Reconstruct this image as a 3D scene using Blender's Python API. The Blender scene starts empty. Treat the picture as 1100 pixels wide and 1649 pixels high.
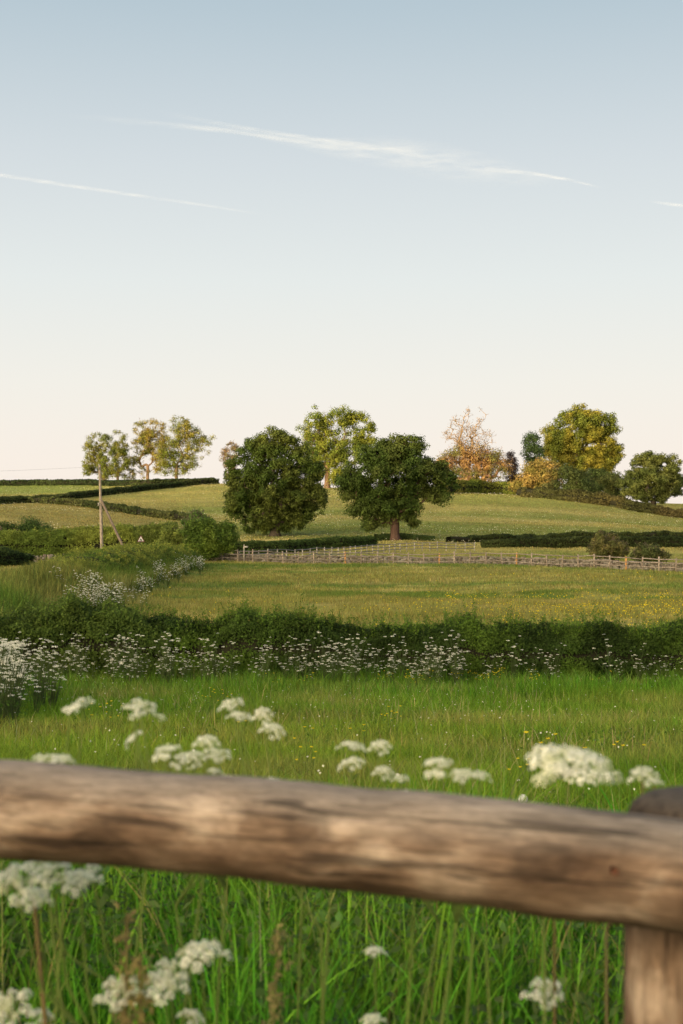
import bpy, math, random
import numpy as np

# ------------------------------------------------------------------ camera, world, sun, exposure
SC = bpy.context.scene
COL = SC.collection
F, CX, CY, EYE = 2290.0, 550.0, 824.5, 1.6        # focal length and centre in photo pixels, eye height
cam_d = bpy.data.cameras.new('camera')
cam_d.sensor_fit = 'VERTICAL'; cam_d.sensor_height = 36.0; cam_d.sensor_width = 24.0
cam_d.lens = 50.0; cam_d.clip_start = 0.05; cam_d.clip_end = 40000
cam_d.dof.use_dof = True; cam_d.dof.focus_distance = 70.0; cam_d.dof.aperture_fstop = 7.1
cam = bpy.data.objects.new('camera', cam_d); COL.objects.link(cam)
cam.location = (0, 0, EYE); cam.rotation_euler = (math.pi/2, 0, 0)
SC.camera = cam

SUN_EL, SUN_AZ = math.radians(2.6), math.radians(38)     # low sun behind the camera, off to the left
SUNV = (-math.sin(SUN_AZ)*math.cos(SUN_EL), -math.cos(SUN_AZ)*math.cos(SUN_EL), math.sin(SUN_EL))
W = bpy.data.worlds.new('World'); SC.world = W; W.use_nodes = True
wn, wl = W.node_tree.nodes, W.node_tree.links
wn.clear()
wo = wn.new('ShaderNodeOutputWorld'); bg = wn.new('ShaderNodeBackground'); bg.inputs['Strength'].default_value = 0.1
wl.new(bg.outputs[0], wo.inputs[0])
sky = wn.new('ShaderNodeTexSky'); sky.sky_type = 'NISHITA'; sky.sun_disc = False
sky.sun_elevation = SUN_EL; sky.sun_rotation = math.pi + SUN_AZ
sky.air_density = 1.0; sky.dust_density = 1.5; sky.ozone_density = 1.0
tc = wn.new('ShaderNodeTexCoord'); nm = wn.new('ShaderNodeVectorMath'); nm.operation = 'NORMALIZE'
wl.new(tc.outputs['Generated'], nm.inputs[0])
sx = wn.new('ShaderNodeSeparateXYZ'); wl.new(nm.outputs[0], sx.inputs[0])
rp = wn.new('ShaderNodeValToRGB'); wl.new(sx.outputs['Z'], rp.inputs[0])
stops = [(0.0, (.96, .855, .76)), (.035, (.95, .87, .785)), (.09, (.89, .87, .81)), (.16, (.79, .83, .82)),
         (.24, (.66, .72, .755)), (.335, (.475, .58, .65)), (.6, (.30, .42, .54)), (1.0, (.22, .33, .47))]
e = rp.color_ramp.elements
e[0].position, e[0].color = stops[0][0], (*stops[0][1], 1)
e[1].position, e[1].color = stops[-1][0], (*stops[-1][1], 1)
for p, c in stops[1:-1]:
    k = e.new(p); k.color = (*c, 1)
# the evening half of the sky, around the sun, is far brighter than the half in view
dt = wn.new('ShaderNodeVectorMath'); dt.operation = 'DOT_PRODUCT'
wl.new(nm.outputs[0], dt.inputs[0]); dt.inputs[1].default_value = SUNV
mx = wn.new('ShaderNodeMath'); mx.operation = 'MAXIMUM'; wl.new(dt.outputs['Value'], mx.inputs[0]); mx.inputs[1].default_value = 0
pw = wn.new('ShaderNodeMath'); pw.operation = 'POWER'; wl.new(mx.outputs[0], pw.inputs[0]); pw.inputs[1].default_value = 4.5
gl = wn.new('ShaderNodeVectorMath'); gl.operation = 'SCALE'; gl.inputs[0].default_value = (14.0, 10.9, 6.3); wl.new(pw.outputs[0], gl.inputs['Scale'])
ad = wn.new('ShaderNodeVectorMath'); ad.operation = 'ADD'; wl.new(rp.outputs[0], ad.inputs[0]); wl.new(gl.outputs[0], ad.inputs[1])
sc10 = wn.new('ShaderNodeVectorMath'); sc10.operation = 'SCALE'; sc10.inputs['Scale'].default_value = 10.9; wl.new(ad.outputs[0], sc10.inputs[0])
mix = wn.new('ShaderNodeMix'); mix.data_type = 'RGBA'; mix.inputs['Factor'].default_value = 0.90
wl.new(sky.outputs[0], mix.inputs[6]); wl.new(sc10.outputs[0], mix.inputs[7]); wl.new(mix.outputs[2], bg.inputs['Color'])

sl = bpy.data.lights.new('sun', 'SUN'); sl.energy = 5.0; sl.angle = math.radians(0.5); sl.color = (1.0, 0.76, 0.40)
so = bpy.data.objects.new('sun', sl); COL.objects.link(so)
so.rotation_euler = (math.pi/2 - SUN_EL, 0, -SUN_AZ)
SC.view_settings.view_transform = 'Standard'; SC.view_settings.look = 'None'
SC.view_settings.exposure = 0.0; SC.view_settings.gamma = 1.0
SC.cycles.max_bounces = 6; SC.cycles.transparent_max_bounces = 12; SC.cycles.use_denoising = True

# ------------------------------------------------------------------ helpers
R = np.random.default_rng(11)
random.seed(5)

def P(px, py, d):
    return np.array([(px-CX)/F*d, d, EYE-(py-CY)/F*d])

_tab = np.random.default_rng(3).random((256, 256))
def noise2(x, y, s=1.0, o=0):
    x = np.asarray(x, float)/s + o*17.3; y = np.asarray(y, float)/s + o*9.1
    xi = np.floor(x).astype(int); yi = np.floor(y).astype(int); fx = x-xi; fy = y-yi
    fx = fx*fx*(3-2*fx); fy = fy*fy*(3-2*fy)
    g = lambda a, b: _tab[a & 255, b & 255]
    return (g(xi, yi)*(1-fx)+g(xi+1, yi)*fx)*(1-fy) + (g(xi, yi+1)*(1-fx)+g(xi+1, yi+1)*fx)*fy
def fbm(x, y, s, o=0):
    return noise2(x, y, s, o)*.55 + noise2(x, y, s*.47, o+1)*.28 + noise2(x, y, s*.2, o+2)*.17
def noise3(p, s, o=0):
    return (noise2(p[:, 0], p[:, 1], s, o) + noise2(p[:, 1], p[:, 2], s, o+3) + noise2(p[:, 2]+p[:, 1]*.4, p[:, 0], s, o+6))/3

def mesh_np(name, V, Fq, mats, col=None, mi=None, parent=None, smooth=False):
    V = np.asarray(V, np.float32).reshape(-1, 3); Fq = np.asarray(Fq, np.int32).reshape(-1, 4)
    me = bpy.data.meshes.new(name)
    me.vertices.add(len(V)); me.vertices.foreach_set('co', V.ravel())
    me.loops.add(Fq.size); me.loops.foreach_set('vertex_index', Fq.ravel())
    me.polygons.add(len(Fq)); me.polygons.foreach_set('loop_start', np.arange(0, Fq.size, 4, dtype=np.int32))
    if mi is not None: me.polygons.foreach_set('material_index', np.asarray(mi, np.int32))
    if smooth: me.polygons.foreach_set('use_smooth', np.ones(len(Fq), bool))
    if col is not None:
        a = me.color_attributes.new('col', 'FLOAT_COLOR', 'POINT')
        c = np.ones((len(V), 4), np.float32); c[:, :3] = np.clip(col, 0, 1); a.data.foreach_set('color', c.ravel())
    for m in (mats if isinstance(mats, (list, tuple)) else [mats]): me.materials.append(m)
    me.update(calc_edges=True)
    o = bpy.data.objects.new(name, me); COL.objects.link(o)
    if parent is not None: o.parent = parent
    return o

def tag(o, label=None, cat=None, group=None, kind=None):
    if label: o['label'] = label
    if cat: o['category'] = cat
    if group: o['group'] = group
    if kind: o['kind'] = kind
    return o
def thing(name, label, cat, group=None, loc=(0, 0, 0)):
    o = bpy.data.objects.new(name, None); COL.objects.link(o); o.location = [float(v) for v in loc]
    o.empty_display_size = 0.2
    return tag(o, label, cat, group)

class Tubes:
    def __init__(s): s.V = []; s.F = []; s.C = []; s.n = 0
    def tube(s, pts, rad, sides=6, col=(0, 0, 0), cap=True):
        pts = np.asarray(pts, float); rad = np.broadcast_to(np.asarray(rad, float), (len(pts),))
        T = np.gradient(pts, axis=0); T /= np.linalg.norm(T, axis=1)[:, None]+1e-9
        ref = np.array([0, 0, 1.0]) if abs(T[0, 2]) < .8 else np.array([1.0, 0, 0])
        A = np.cross(T, ref); A /= np.linalg.norm(A, axis=1)[:, None]+1e-9; B = np.cross(T, A)
        an = np.arange(sides)/sides*2*math.pi
        ring = pts[:, None, :] + rad[:, None, None]*(A[:, None, :]*np.cos(an)[None, :, None] + B[:, None, :]*np.sin(an)[None, :, None])
        s.V.append(ring.reshape(-1, 3)); m = len(pts)
        i, j = np.meshgrid(np.arange(m-1), np.arange(sides), indexing='ij'); j2 = (j+1) % sides
        f = np.stack([i*sides+j, i*sides+j2, (i+1)*sides+j2, (i+1)*sides+j], -1).reshape(-1, 4) + s.n
        s.F.append(f)
        if cap and sides >= 4:
            for b in (0, (m-1)*sides):
                for q in range(1, sides-2, 2) if sides % 2 == 0 else []:
                    s.F.append(np.array([[b, b+q, b+q+1, b+q+2]]) + s.n)
        s.C.append(np.tile(np.asarray(col, float), (m*sides, 1))); s.n += m*sides
    def box(s, c, h, rz=0, col=(0, 0, 0), jit=0):
        q = np.array([[x, y, z] for z in (-1, 1) for x, y in ((-1, -1), (1, -1), (1, 1), (-1, 1))], float)*np.asarray(h)
        if jit: q = q + R.normal(0, jit, q.shape)
        cs, sn = math.cos(rz), math.sin(rz)
        q = np.stack([q[:, 0]*cs-q[:, 1]*sn, q[:, 0]*sn+q[:, 1]*cs, q[:, 2]], 1) + np.asarray(c)
        s.V.append(q); s.C.append(np.tile(np.asarray(col, float), (8, 1)))
        s.F.append(np.array([[0, 3, 2, 1], [4, 5, 6, 7], [0, 1, 5, 4], [1, 2, 6, 5], [2, 3, 7, 6], [3, 0, 4, 7]])+s.n); s.n += 8
    def quads(s, V, col):
        V = np.asarray(V).reshape(-1, 3); n = len(V)//4
        s.V.append(V); s.F.append(np.arange(n*4).reshape(-1, 4)+s.n)
        s.C.append(np.broadcast_to(np.asarray(col, float), (len(V), 3)) if np.ndim(col) == 1 else np.repeat(col, 4, 0)); s.n += len(V)
    def build(s, name, mat, parent=None, smooth=False, off=None):
        V = np.concatenate(s.V)
        if off is not None: V = V - np.asarray(off)
        return mesh_np(name, V, np.concatenate(s.F), mat, np.concatenate(s.C), None, parent, smooth)

def unit(v): return v/(np.linalg.norm(v, axis=-1, keepdims=True)+1e-9)
def leaf_quads(Pt, N, size, asp=.6):
    n = len(Pt); N = unit(N); t = unit(np.cross(N, R.normal(size=(n, 3)))); b = np.cross(N, t)
    size = np.broadcast_to(size, (n,))[:, None]
    U = t*size*.5; V = b*size*.5*asp; fold = N*size*.12
    return np.stack([Pt-U, Pt-V+fold, Pt+U, Pt+V+fold], 1)

# ------------------------------------------------------------------ materials
def mat_new(name):
    m = bpy.data.materials.new(name); m.use_nodes = True; return m, m.node_tree.nodes, m.node_tree.links
def foliage_mat(name, trans=.35, rough=.55, spec=.25, nscale=1.2, nstr=.35):
    m, n, l = mat_new(name); b = n['Principled BSDF']
    a = n.new('ShaderNodeAttribute'); a.attribute_name = 'col'
    ns = n.new('ShaderNodeTexNoise'); ns.inputs['Scale'].default_value = nscale; ns.inputs['Detail'].default_value = 3
    g = n.new('ShaderNodeTexCoord'); l.new(g.outputs['Object'], ns.inputs['Vector'])
    mr = n.new('ShaderNodeMapRange'); l.new(ns.outputs[0], mr.inputs[0]); mr.inputs[1].default_value = .3; mr.inputs[2].default_value = .7
    mr.inputs[3].default_value = 1-nstr; mr.inputs[4].default_value = 1+nstr
    v = n.new('ShaderNodeVectorMath'); v.operation = 'SCALE'; l.new(a.outputs['Color'], v.inputs[0]); l.new(mr.outputs[0], v.inputs['Scale'])
    l.new(v.outputs[0], b.inputs['Base Color']); b.inputs['Roughness'].default_value = rough; b.inputs['Specular IOR Level'].default_value = spec
    t = n.new('ShaderNodeBsdfTranslucent'); l.new(v.outputs[0], t.inputs['Color'])
    mx = n.new('ShaderNodeMixShader'); mx.inputs[0].default_value = trans
    l.new(b.outputs[0], mx.inputs[1]); l.new(t.outputs[0], mx.inputs[2]); l.new(mx.outputs[0], n['Material Output'].inputs[0])
    return m
M_LEAF = foliage_mat('leaves', .38, .6, .12)
M_GRASS = foliage_mat('grass_blades', .42, .6, .10, .25, .12)
M_PETAL = foliage_mat('petals', .30, .7, .1, 9, .06)
def bark_mat(name, scale=3.0):
    m, n, l = mat_new(name); b = n['Principled BSDF']
    a = n.new('ShaderNodeAttribute'); a.attribute_name = 'col'
    g = n.new('ShaderNodeTexCoord'); mp = n.new('ShaderNodeMapping'); mp.inputs['Scale'].default_value = (scale*3, scale*3, scale*.6)
    ns = n.new('ShaderNodeTexNoise'); ns.inputs['Scale'].default_value = 1; ns.inputs['Detail'].default_value = 6
    l.new(g.outputs['Object'], mp.inputs[0]); l.new(mp.outputs[0], ns.inputs['Vector'])
    mr = n.new('ShaderNodeMapRange'); l.new(ns.outputs[0], mr.inputs[0]); mr.inputs[1].default_value = .3; mr.inputs[2].default_value = .7
    mr.inputs[3].default_value = .55; mr.inputs[4].default_value = 1.4
    v = n.new('ShaderNodeVectorMath'); v.operation = 'SCALE'; l.new(a.outputs['Color'], v.inputs[0]); l.new(mr.outputs[0], v.inputs['Scale'])
    l.new(v.outputs[0], b.inputs['Base Color']); b.inputs['Roughness'].default_value = .9; b.inputs['Specular IOR Level'].default_value = .15
    bp = n.new('ShaderNodeBump'); bp.inputs['Strength'].default_value = .5; bp.inputs['Distance'].default_value = .02; l.new(ns.outputs[0], bp.inputs['Height']); l.new(bp.outputs[0], b.inputs['Normal'])
    return m
M_BARK = bark_mat('bark'); M_WOOD = bark_mat('weathered_wood', 6); M_STONE = bark_mat('field_stone', 4)

# ------------------------------------------------------------------ terrain
TD = np.array([60, 100, 137, 165, 200, 250, 300, 340, 380, 430], float)
TP = np.array([-300, 0, 200, 350, 550, 740, 900, 1100, 1500], float)
TY = {  # picture row at which the land lies, per column and distance
    -300: [985, 930, 904, 880, 846, 810, 796, 786, 778, 786],
    0:    [985, 930, 904, 884, 850, 818, 801, 789, 779, 784],
    200:  [985, 930, 905, 886, 856, 824, 799, 785, 779.5, 786],
    350:  [985, 930, 906, 889, 860, 828, 795, 778.5, 781, 790],
    550:  [985, 930, 906, 889, 862, 831, 799, 785, 788, 795],
    740:  [985, 930, 906, 889, 866, 835, 797, 791, 794, 800],
    900:  [985, 930, 906, 889, 868, 840, 804, 800, 800, 806],
    1100: [985, 930, 907, 891, 872, 851, 832, 822, 815, 811],
    1500: [985, 930, 908, 893, 876, 856, 840, 832, 826, 820]}
Zt = np.array([[(CY-TY[int(p)][i])/F*TD[i] for i in range(len(TD))] for p in TP])   # relative to eye
near_d = np.array([-20, 2.5, 6, 10, 15, 20, 27, 34, 42, 50, 60], float)
near_z = np.array([-1.6, -1.6, -1.72, -2.1, -2.65, -3.12, -3.78, -4.2, -4.24, -4.26, -4.3])
GD = np.arange(-600, 3001, 1.0)
def col_profile(p):
    dd = np.concatenate([[-600, -400, -270, -250, -230, -140, -60], near_d, TD[1:], [480, 560, 700, 1000, 3000]])
    k = int(np.where(TP == p)[0][0])
    last = Zt[k][-1]
    hz = [30, 34, SHADE_HILL-.5, SHADE_HILL, SHADE_HILL-.5, SHADE_HILL*.55, 3]
    zz = np.concatenate([hz, near_z, Zt[k][1:], [last-3, last-9, last-18, -30, -45]])
    z = np.interp(GD, dd, zz)
    w = np.exp(-np.linspace(-2, 2, 17)**2); w /= w.sum(); zs = np.convolve(np.pad(z, 8, 'edge'), w, 'valid')
    a = np.clip((GD-40)/30, 0, 1); b = np.clip((-10-GD)/20, 0, 1)
    w3 = np.exp(-np.linspace(-2, 2, 5)**2); w3 /= w3.sum(); zn = np.convolve(np.pad(z, 2, 'edge'), w3, 'valid')
    m = np.maximum(a, b); return zs*m + zn*(1-m)
SHADE_HILL = 31.5  # height of the unseen rise added behind the camera to shade the foreground
PROF = np.array([col_profile(p) for p in TP])
FP = np.arange(-300, 1501, 20.0)                      # finer columns, softened sideways
PROFF = np.array([[np.interp(q, TP, PROF[:, i]) for q in FP] for i in range(len(GD))]).T
_w = np.exp(-np.linspace(-2, 2, 9)**2); _w /= _w.sum()
PROFF = np.apply_along_axis(lambda c: np.convolve(np.pad(c, 4, 'edge'), _w, 'valid'), 0, PROFF)
BANK = [P(-120, 0, 44)[:2], P(20, 0, 60)[:2], P(130, 0, 80)[:2], P(215, 0, 103)[:2], P(290, 0, 127)[:2]]
BANKH = [.8, 1.1, 1.2, 1.2, .9]; BANKW = [3.4, 4.0, 4.6, 4.6, 2.8]
def bank(x, y):
    out = np.zeros_like(x); t_h = 0
    for k in range(len(BANK)-1):
        a, b = BANK[k], BANK[k+1]; ab = b-a; L2 = ab@ab
        t = np.clip(((x-a[0])*ab[0]+(y-a[1])*ab[1])/L2, 0, 1)
        dx = x-(a[0]+ab[0]*t); dy = y-(a[1]+ab[1]*t); d = np.hypot(dx, dy)
        h = BANKH[k]*(1-t)+BANKH[k+1]*t; w = BANKW[k]*(1-t)+BANKW[k+1]*t
        u = np.clip(1-d/w, 0, 1); out = np.maximum(out, h*u*u*(3-2*u))
    return out
def ground_z(x, y):
    x = np.atleast_1d(np.asarray(x, float)); y = np.atleast_1d(np.asarray(y, float)); x, y = np.broadcast_arrays(x, y)
    px = CX + F*x/np.maximum(y, 40)
    u = np.clip((px-FP[0])/20, 0, len(FP)-1.001); v = np.clip(y-GD[0], 0, len(GD)-1.001)
    ui = u.astype(int); vi = v.astype(int); fu = u-ui; fv = v-vi
    z = (PROFF[ui, vi]*(1-fv)+PROFF[ui, vi+1]*fv)*(1-fu) + (PROFF[ui+1, vi]*(1-fv)+PROFF[ui+1, vi+1]*fv)*fu
    am = np.clip(np.abs(y)/60, .06, 1.0)
    z = z + (fbm(x, y, 14, 2)-.5)*.55*am + (fbm(x, y, 3.1, 5)-.5)*.22*np.clip(am*2, 0, 1)
    return z + bank(x, y) + EYE
def gz(x, y): return float(ground_z(x, y)[0])
def hit(px, py, d0=30, d1=600):
    d = np.arange(d0, d1, .5); x = (px-CX)/F*d; z = EYE-(py-CY)/F*d
    g = ground_z(x, d); k = np.where(g >= z)[0]
    i = k[0] if len(k) else np.argmin(z-g)
    return np.array([x[i], d[i], g[i]])
def on(px, d):
    x = (px-CX)/F*d; return np.array([x, d, gz(x, d)])

def grass_col(x, y):
    """base colour of the sward at a place (species, dryness, and some sunlit gold on the upper hill)"""
    x = np.asarray(x, float); y = np.asarray(y, float); px = CX + F*x/np.maximum(y, 20)
    n = fbm(x, y, 9, 1)[..., None]; n2 = fbm(x, y, 2.2, 7)[..., None]
    lush = np.array([.062, .185, .014]); mid = np.array([.155, .235, .028]); straw = np.array([.30, .25, .10]); olive = np.array([.215, .215, .058])
    brown = np.array([.26, .22, .075]); hillg = np.array([.17, .20, .05]); hillw = np.array([.30, .27, .09])
    S = lambda a, b, v: (np.clip((v-a)/(b-a), 0, 1)**2*(3-2*np.clip((v-a)/(b-a), 0, 1)))[..., None]
    near = lush*(1-S(.35, .75, n[..., 0])) + mid*S(.35, .75, n[..., 0])
    near = near*(1-.55*S(6, 16, y)) + mid*.55*S(6, 16, y)
    near = near*(1-.42*S(.5, .78, n2[..., 0])) + straw*.42*S(.5, .8, n2[..., 0])
    ns = fbm(x*.35, y, 5, 4)
    fld = olive*(1-S(.45, .68, ns)) + np.array([.12, .175, .035])*S(.45, .68, ns)
    fld = fld*(1-.45*S(.5, .75, n2[..., 0])) + straw*.65*S(.52, .75, n2[..., 0])
    hs = fbm(x*.3, y, 16, 8)
    hill = hillg*(1-S(.35, .65, hs)) + hillw*S(.35, .65, hs)
    hill = hill*(1-.5*S(255, 310, y)) + hillw*.5*S(255, 310, y)  # upper hill mixed toward straw, with sunlit gold painted in
    hill = hill*(1-.35*S(.5, .8, n2[..., 0])) + straw*.35*S(.5, .8, n2[..., 0])
    c = near*(1-S(34, 38, y)) + fld*S(34, 38, y)
    c = c*(1-S(150, 170, y)) + hill*S(150, 170, y)
    lf = S(158, 172, y)*(1-S(250, 300, y+np.clip(240-px, 0, 240)*-.15))*(1-S(230, 330, px))
    c = c*(1-.8*lf) + brown*.8*lf
    dry = S(163, 168, y)*(1-S(186, 194, y))*S(375, 395, px)*(1-S(500, 530, px)); c = c*(1-dry*.8)+np.array([.42, .36, .14])*dry*.8
    tl = S(300, 325, y)*(1-S(100, 230, px)); c = c*(1-.7*tl) + np.array([.15, .22, .05])*.7*tl
    bk = np.clip(bank(x, y)*1.6, 0, 1)[..., None]
    bb = S(50, 58, y)*(1-S(70, 84, y)); bb = bb*(1-S(130, 190, px)); bc = np.array([.24, .16, .07])*bb*.4 + np.array([.10, .185, .024])*(1-bb*.4)
    c = c*(1-bk*.85) + bc*bk*.85
    return c

def axis(fine, lo, hi, f0, g):
    a = [0.0]; s = f0
    while a[-1] < hi: a.append(a[-1]+s); s = f0 if a[-1] < fine else s*g
    b = [0.0]; s = f0
    while b[-1] > lo: b.append(b[-1]-s); s = f0 if -b[-1] < fine else s*g
    return np.array(sorted(set(b+a)))
xs = axis(30, -5000, 5000, .45, 1.035)
ys = np.concatenate([np.arange(-700, -20, 12), np.arange(-20, 40, .4), np.arange(40, 150, .8), np.arange(150, 460, 1.6), np.arange(460, 700, 10), np.geomspace(700, 9000, 20)])
X, Y = np.meshgrid(xs, ys); Z = ground_z(X.ravel(), Y.ravel())
i, j = np.meshgrid(np.arange(len(ys)-1), np.arange(len(xs)-1), indexing='ij'); nx = len(xs)
Fg = np.stack([i*nx+j, i*nx+j+1, (i+1)*nx+j+1, (i+1)*nx+j], -1).reshape(-1, 4)
mg, n, l = mat_new('pasture'); b = n['Principled BSDF']
a = n.new('ShaderNodeAttribute'); a.attribute_name = 'col'; g = n.new('ShaderNodeTexCoord')
mp = n.new('ShaderNodeMapping'); mp.inputs['Scale'].default_value = (1, 1, 1); l.new(g.outputs['Object'], mp.inputs[0])
n1 = n.new('ShaderNodeTexNoise'); n1.inputs['Scale'].default_value = 1.1; n1.inputs['Detail'].default_value = 8; n1.inputs['Roughness'].default_value = .7; l.new(mp.outputs[0], n1.inputs['Vector'])
n2 = n.new('ShaderNodeTexNoise'); n2.inputs['Scale'].default_value = .12; n2.inputs['Detail'].default_value = 4; l.new(mp.outputs[0], n2.inputs['Vector'])
m1 = n.new('ShaderNodeMapRange'); l.new(n1.outputs[0], m1.inputs[0]); m1.inputs[1].default_value = .3; m1.inputs[2].default_value = .7; m1.inputs[3].default_value = .55; m1.inputs[4].default_value = 1.35
m2 = n.new('ShaderNodeMapRange'); l.new(n2.outputs[0], m2.inputs[0]); m2.inputs[1].default_value = .35; m2.inputs[2].default_value = .65; m2.inputs[3].default_value = .85; m2.inputs[4].default_value = 1.12
mm = n.new('ShaderNodeMath'); mm.operation = 'MULTIPLY'; l.new(m1.outputs[0], mm.inputs[0]); l.new(m2.outputs[0], mm.inputs[1])
v = n.new('ShaderNodeVectorMath'); v.operation = 'SCALE'; l.new(a.outputs['Color'], v.inputs[0]); l.new(mm.outputs[0], v.inputs['Scale'])
l.new(v.outputs[0], b.inputs['Base Color']); b.inputs['Roughness'].default_value = .95; b.inputs['Specular IOR Level'].default_value = .05
bp = n.new('ShaderNodeBump'); bp.inputs['Strength'].default_value = .8; bp.inputs['Distance'].default_value = .25; l.new(n1.outputs[0], bp.inputs['Height']); l.new(bp.outputs[0], b.inputs['Normal'])
gc = grass_col(X.ravel(), Y.ravel())
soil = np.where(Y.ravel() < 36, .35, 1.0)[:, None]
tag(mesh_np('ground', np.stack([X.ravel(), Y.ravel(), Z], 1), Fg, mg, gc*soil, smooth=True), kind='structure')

# ------------------------------------------------------------------ grass
def blades(roots, h, w, col, lean=.35, seg=3, az=None):
    n = len(roots); az = R.uniform(0, 2*math.pi, n) if az is None else az
    L = np.stack([np.cos(az), np.sin(az), np.zeros(n)], 1)*(R.uniform(0.05, 1, n)**1.3*lean*2)[:, None]
    sd = R.uniform(0, 2*math.pi, n); S_ = np.stack([np.cos(sd), np.sin(sd), np.zeros(n)], 1)
    h = np.broadcast_to(h, (n,)); w = np.broadcast_to(w, (n,))
    lv = []
    for q in range(seg+1):
        t = q/seg; c = roots + np.array([0, 0, 1.0])*(h*t*(1-.25*t))[:, None] + L*(h*t*t)[:, None]
        ww = (w*.5*(1-t**1.6*.93))[:, None]; lv += [c-S_*ww, c+S_*ww]
    V = np.stack(lv, 1); k = 2*(seg+1)
    base = np.array([[2*q, 2*q+1, 2*q+3, 2*q+2] for q in range(seg)])
    Fb = (np.arange(n)[:, None, None]*k + base[None]).reshape(-1, 4)
    return V.reshape(-1, 3), Fb, np.repeat(col, k, 0)
def merge(parts):
    off = 0; Vs, Fs, Cs = [], [], []
    for V_, F_, C_ in parts: Vs.append(V_); Fs.append(F_+off); Cs.append(C_); off += len(V_)
    return np.concatenate(Vs), np.concatenate(Fs), np.concatenate(Cs)
def wedge(n, d0, d1, pxl=-60, pxr=1160, power=1.0):
    d = (R.random(n)*(d1**(1+power)-d0**(1+power))+d0**(1+power))**(1/(1+power))
    px = R.uniform(pxl, pxr, n); return (px-CX)/F*d + R.uniform(-1.5, 1.5, n), d
def sward(n, d0, d1, h, w, lean, seg, power=1.0, tint=(1, 1, 1), var=.3, pxl=-60, pxr=1160, tuft=0, mask=None, colf=None):
    x, y = wedge(n, d0, d1, pxl, pxr, power)
    if tuft: # clumping
        x = x + R.normal(0, tuft*.1, n); 
    dens = fbm(x, y, max(.35, tuft), 12)
    keep = R.random(n) < np.clip(.35+dens*1.1, 0, 1)
    if mask is not None: keep &= mask(x, y)
    x, y, dens = x[keep], y[keep], dens[keep]; m = len(x)
    c = (grass_col(x, y) if colf is None else colf(x, y))*np.array(tint)*(1+R.normal(0, var, m).clip(-.6, .9))[:, None]
    c[:, 0] *= 1+R.normal(0, .12, m)
    hh = h*(.45+.9*dens)*R.uniform(.5, 1.25, m)
    z = ground_z(x, y)-.02
    return blades(np.stack([x, y, z], 1), hh, w*R.uniform(.6, 1.3, m), c, lean, seg)
HY = 34.6   # hedge line distance
vis = lambda x, y: y < HY
fresh = lambda x, y: np.array([.055, .21, .012])+np.array([.09, .09, .014])*np.clip((fbm(x, y, .6, 60)-.3)*2.5, 0, 1)[:, None]
near = [
    sward(31000, 1.9, 6.5, .68, .0115, .24, 6, 1.0, (1, 1, 1), .42, -260, 1360, .3, colf=fresh), sward(2400, 2.0, 6.5, .8, .006, .25, 6, 1.0, (1, 1, 1), .3, -260, 1360, .6, colf=lambda x, y: np.tile(np.array([.26, .26, .08]), (len(x), 1))),
    sward(8500, 2.0, 7, .34, .016, .5, 4, 1.0, (.8, 1.0, 1.1), .35, -260, 1360, .4),
    sward(120000, 6, 14, .36, .0075, .35, 3, .8, (1.05, 1.1, .9), .3, -100, 1200, .6),
    sward(150000, 13, HY, .34, .012, .3, 2, .7, (1.1, 1.1, .95), .3, -60, 1160, 1.2, vis),
    sward(9000, 29, HY-.1, .6, .016, .3, 3, 1, (.7, .95, .7), .3, -60, 1160, 1.2, vis),
]
V_, F_, C_ = merge(near); tag(mesh_np('meadow_grass', V_, F_, M_GRASS, C_), 'long green grass filling the near meadow behind the rail', 'grass', kind='stuff')
straw = lambda x, y: np.tile(np.array([.36, .30, .15]), (len(x), 1))
def weeds(n_, d0, d1, pxl, pxr, size, zmax, c1, c2, sc, thr):
    x, y = wedge(n_, d0, d1, pxl, pxr, 1); k = fbm(x, y, sc, 50) > thr; x, y = x[k], y[k]; m = len(x)
    z = ground_z(x, y)+R.random(m)**.7*zmax; mix_ = R.random(m)[:, None]
    return x, y, z, leaf_quads(np.stack([x, y, z], 1), R.normal(0, .6, (m, 3))+np.array([0, -.3, 1]), size*R.uniform(.5, 1.3, m), .5), (np.array(c1)*mix_+np.array(c2)*(1-mix_))*R.uniform(.6, 1.3, (m, 1))
T = Tubes()
for a_ in [(16000, 2.2, 6, -200, 1300, .035, .42, (.05, .13, .02), (.07, .13, .05), .5, .5), (16000, 2.2, 5, -200, 420, .04, .5, (.05, .12, .025), (.10, .15, .04), .35, .42), (9000, 7, 30, -60, 1160, .05, .2, (.05, .13, .02), (.10, .17, .03), 1.6, .58)]:
    q_ = weeds(*a_); T.quads(q_[3].reshape(-1, 3), q_[4])
tag(T.build('meadow_weeds', M_LEAF), 'broad leafy weeds mixed among the long meadow grass', 'weeds', kind='stuff')
st = [sward(260, 3, 8, .8, .004, .3, 4, 1, colf=straw, tuft=1), sward(1500, 7, 16, .5, .005, .5, 3, 1, colf=straw, tuft=2, mask=lambda x, y: fbm(x, y, 2.5, 30) > .45),
      sward(3000, 14, HY, .5, .008, .35, 3, 1, colf=straw, tuft=2, mask=lambda x, y: fbm(x, y, 4, 31) > .45)]
V_, F_, C_ = merge(st); tag(mesh_np('dry_grass_stems', V_, F_, M_GRASS, C_), 'thin straw coloured dry stems standing among the meadow grass', 'grass', kind='stuff')
fa = [sward(170000, 37, 80, .26, .022, .3, 2, .3, (1.05, 1.03, 1), .28, -40, 1140, 2.5),
      sward(130000, 75, 140, .26, .04, .3, 2, .3, (1.05, 1.03, 1), .28, -40, 1140, 4, mask=lambda x, y: bank(x, y) < .3),
      sward(50000, 138, 175, .25, .06, .3, 1, .3, (1, 1, 1), .25, -40, 1140, 4)]
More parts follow.
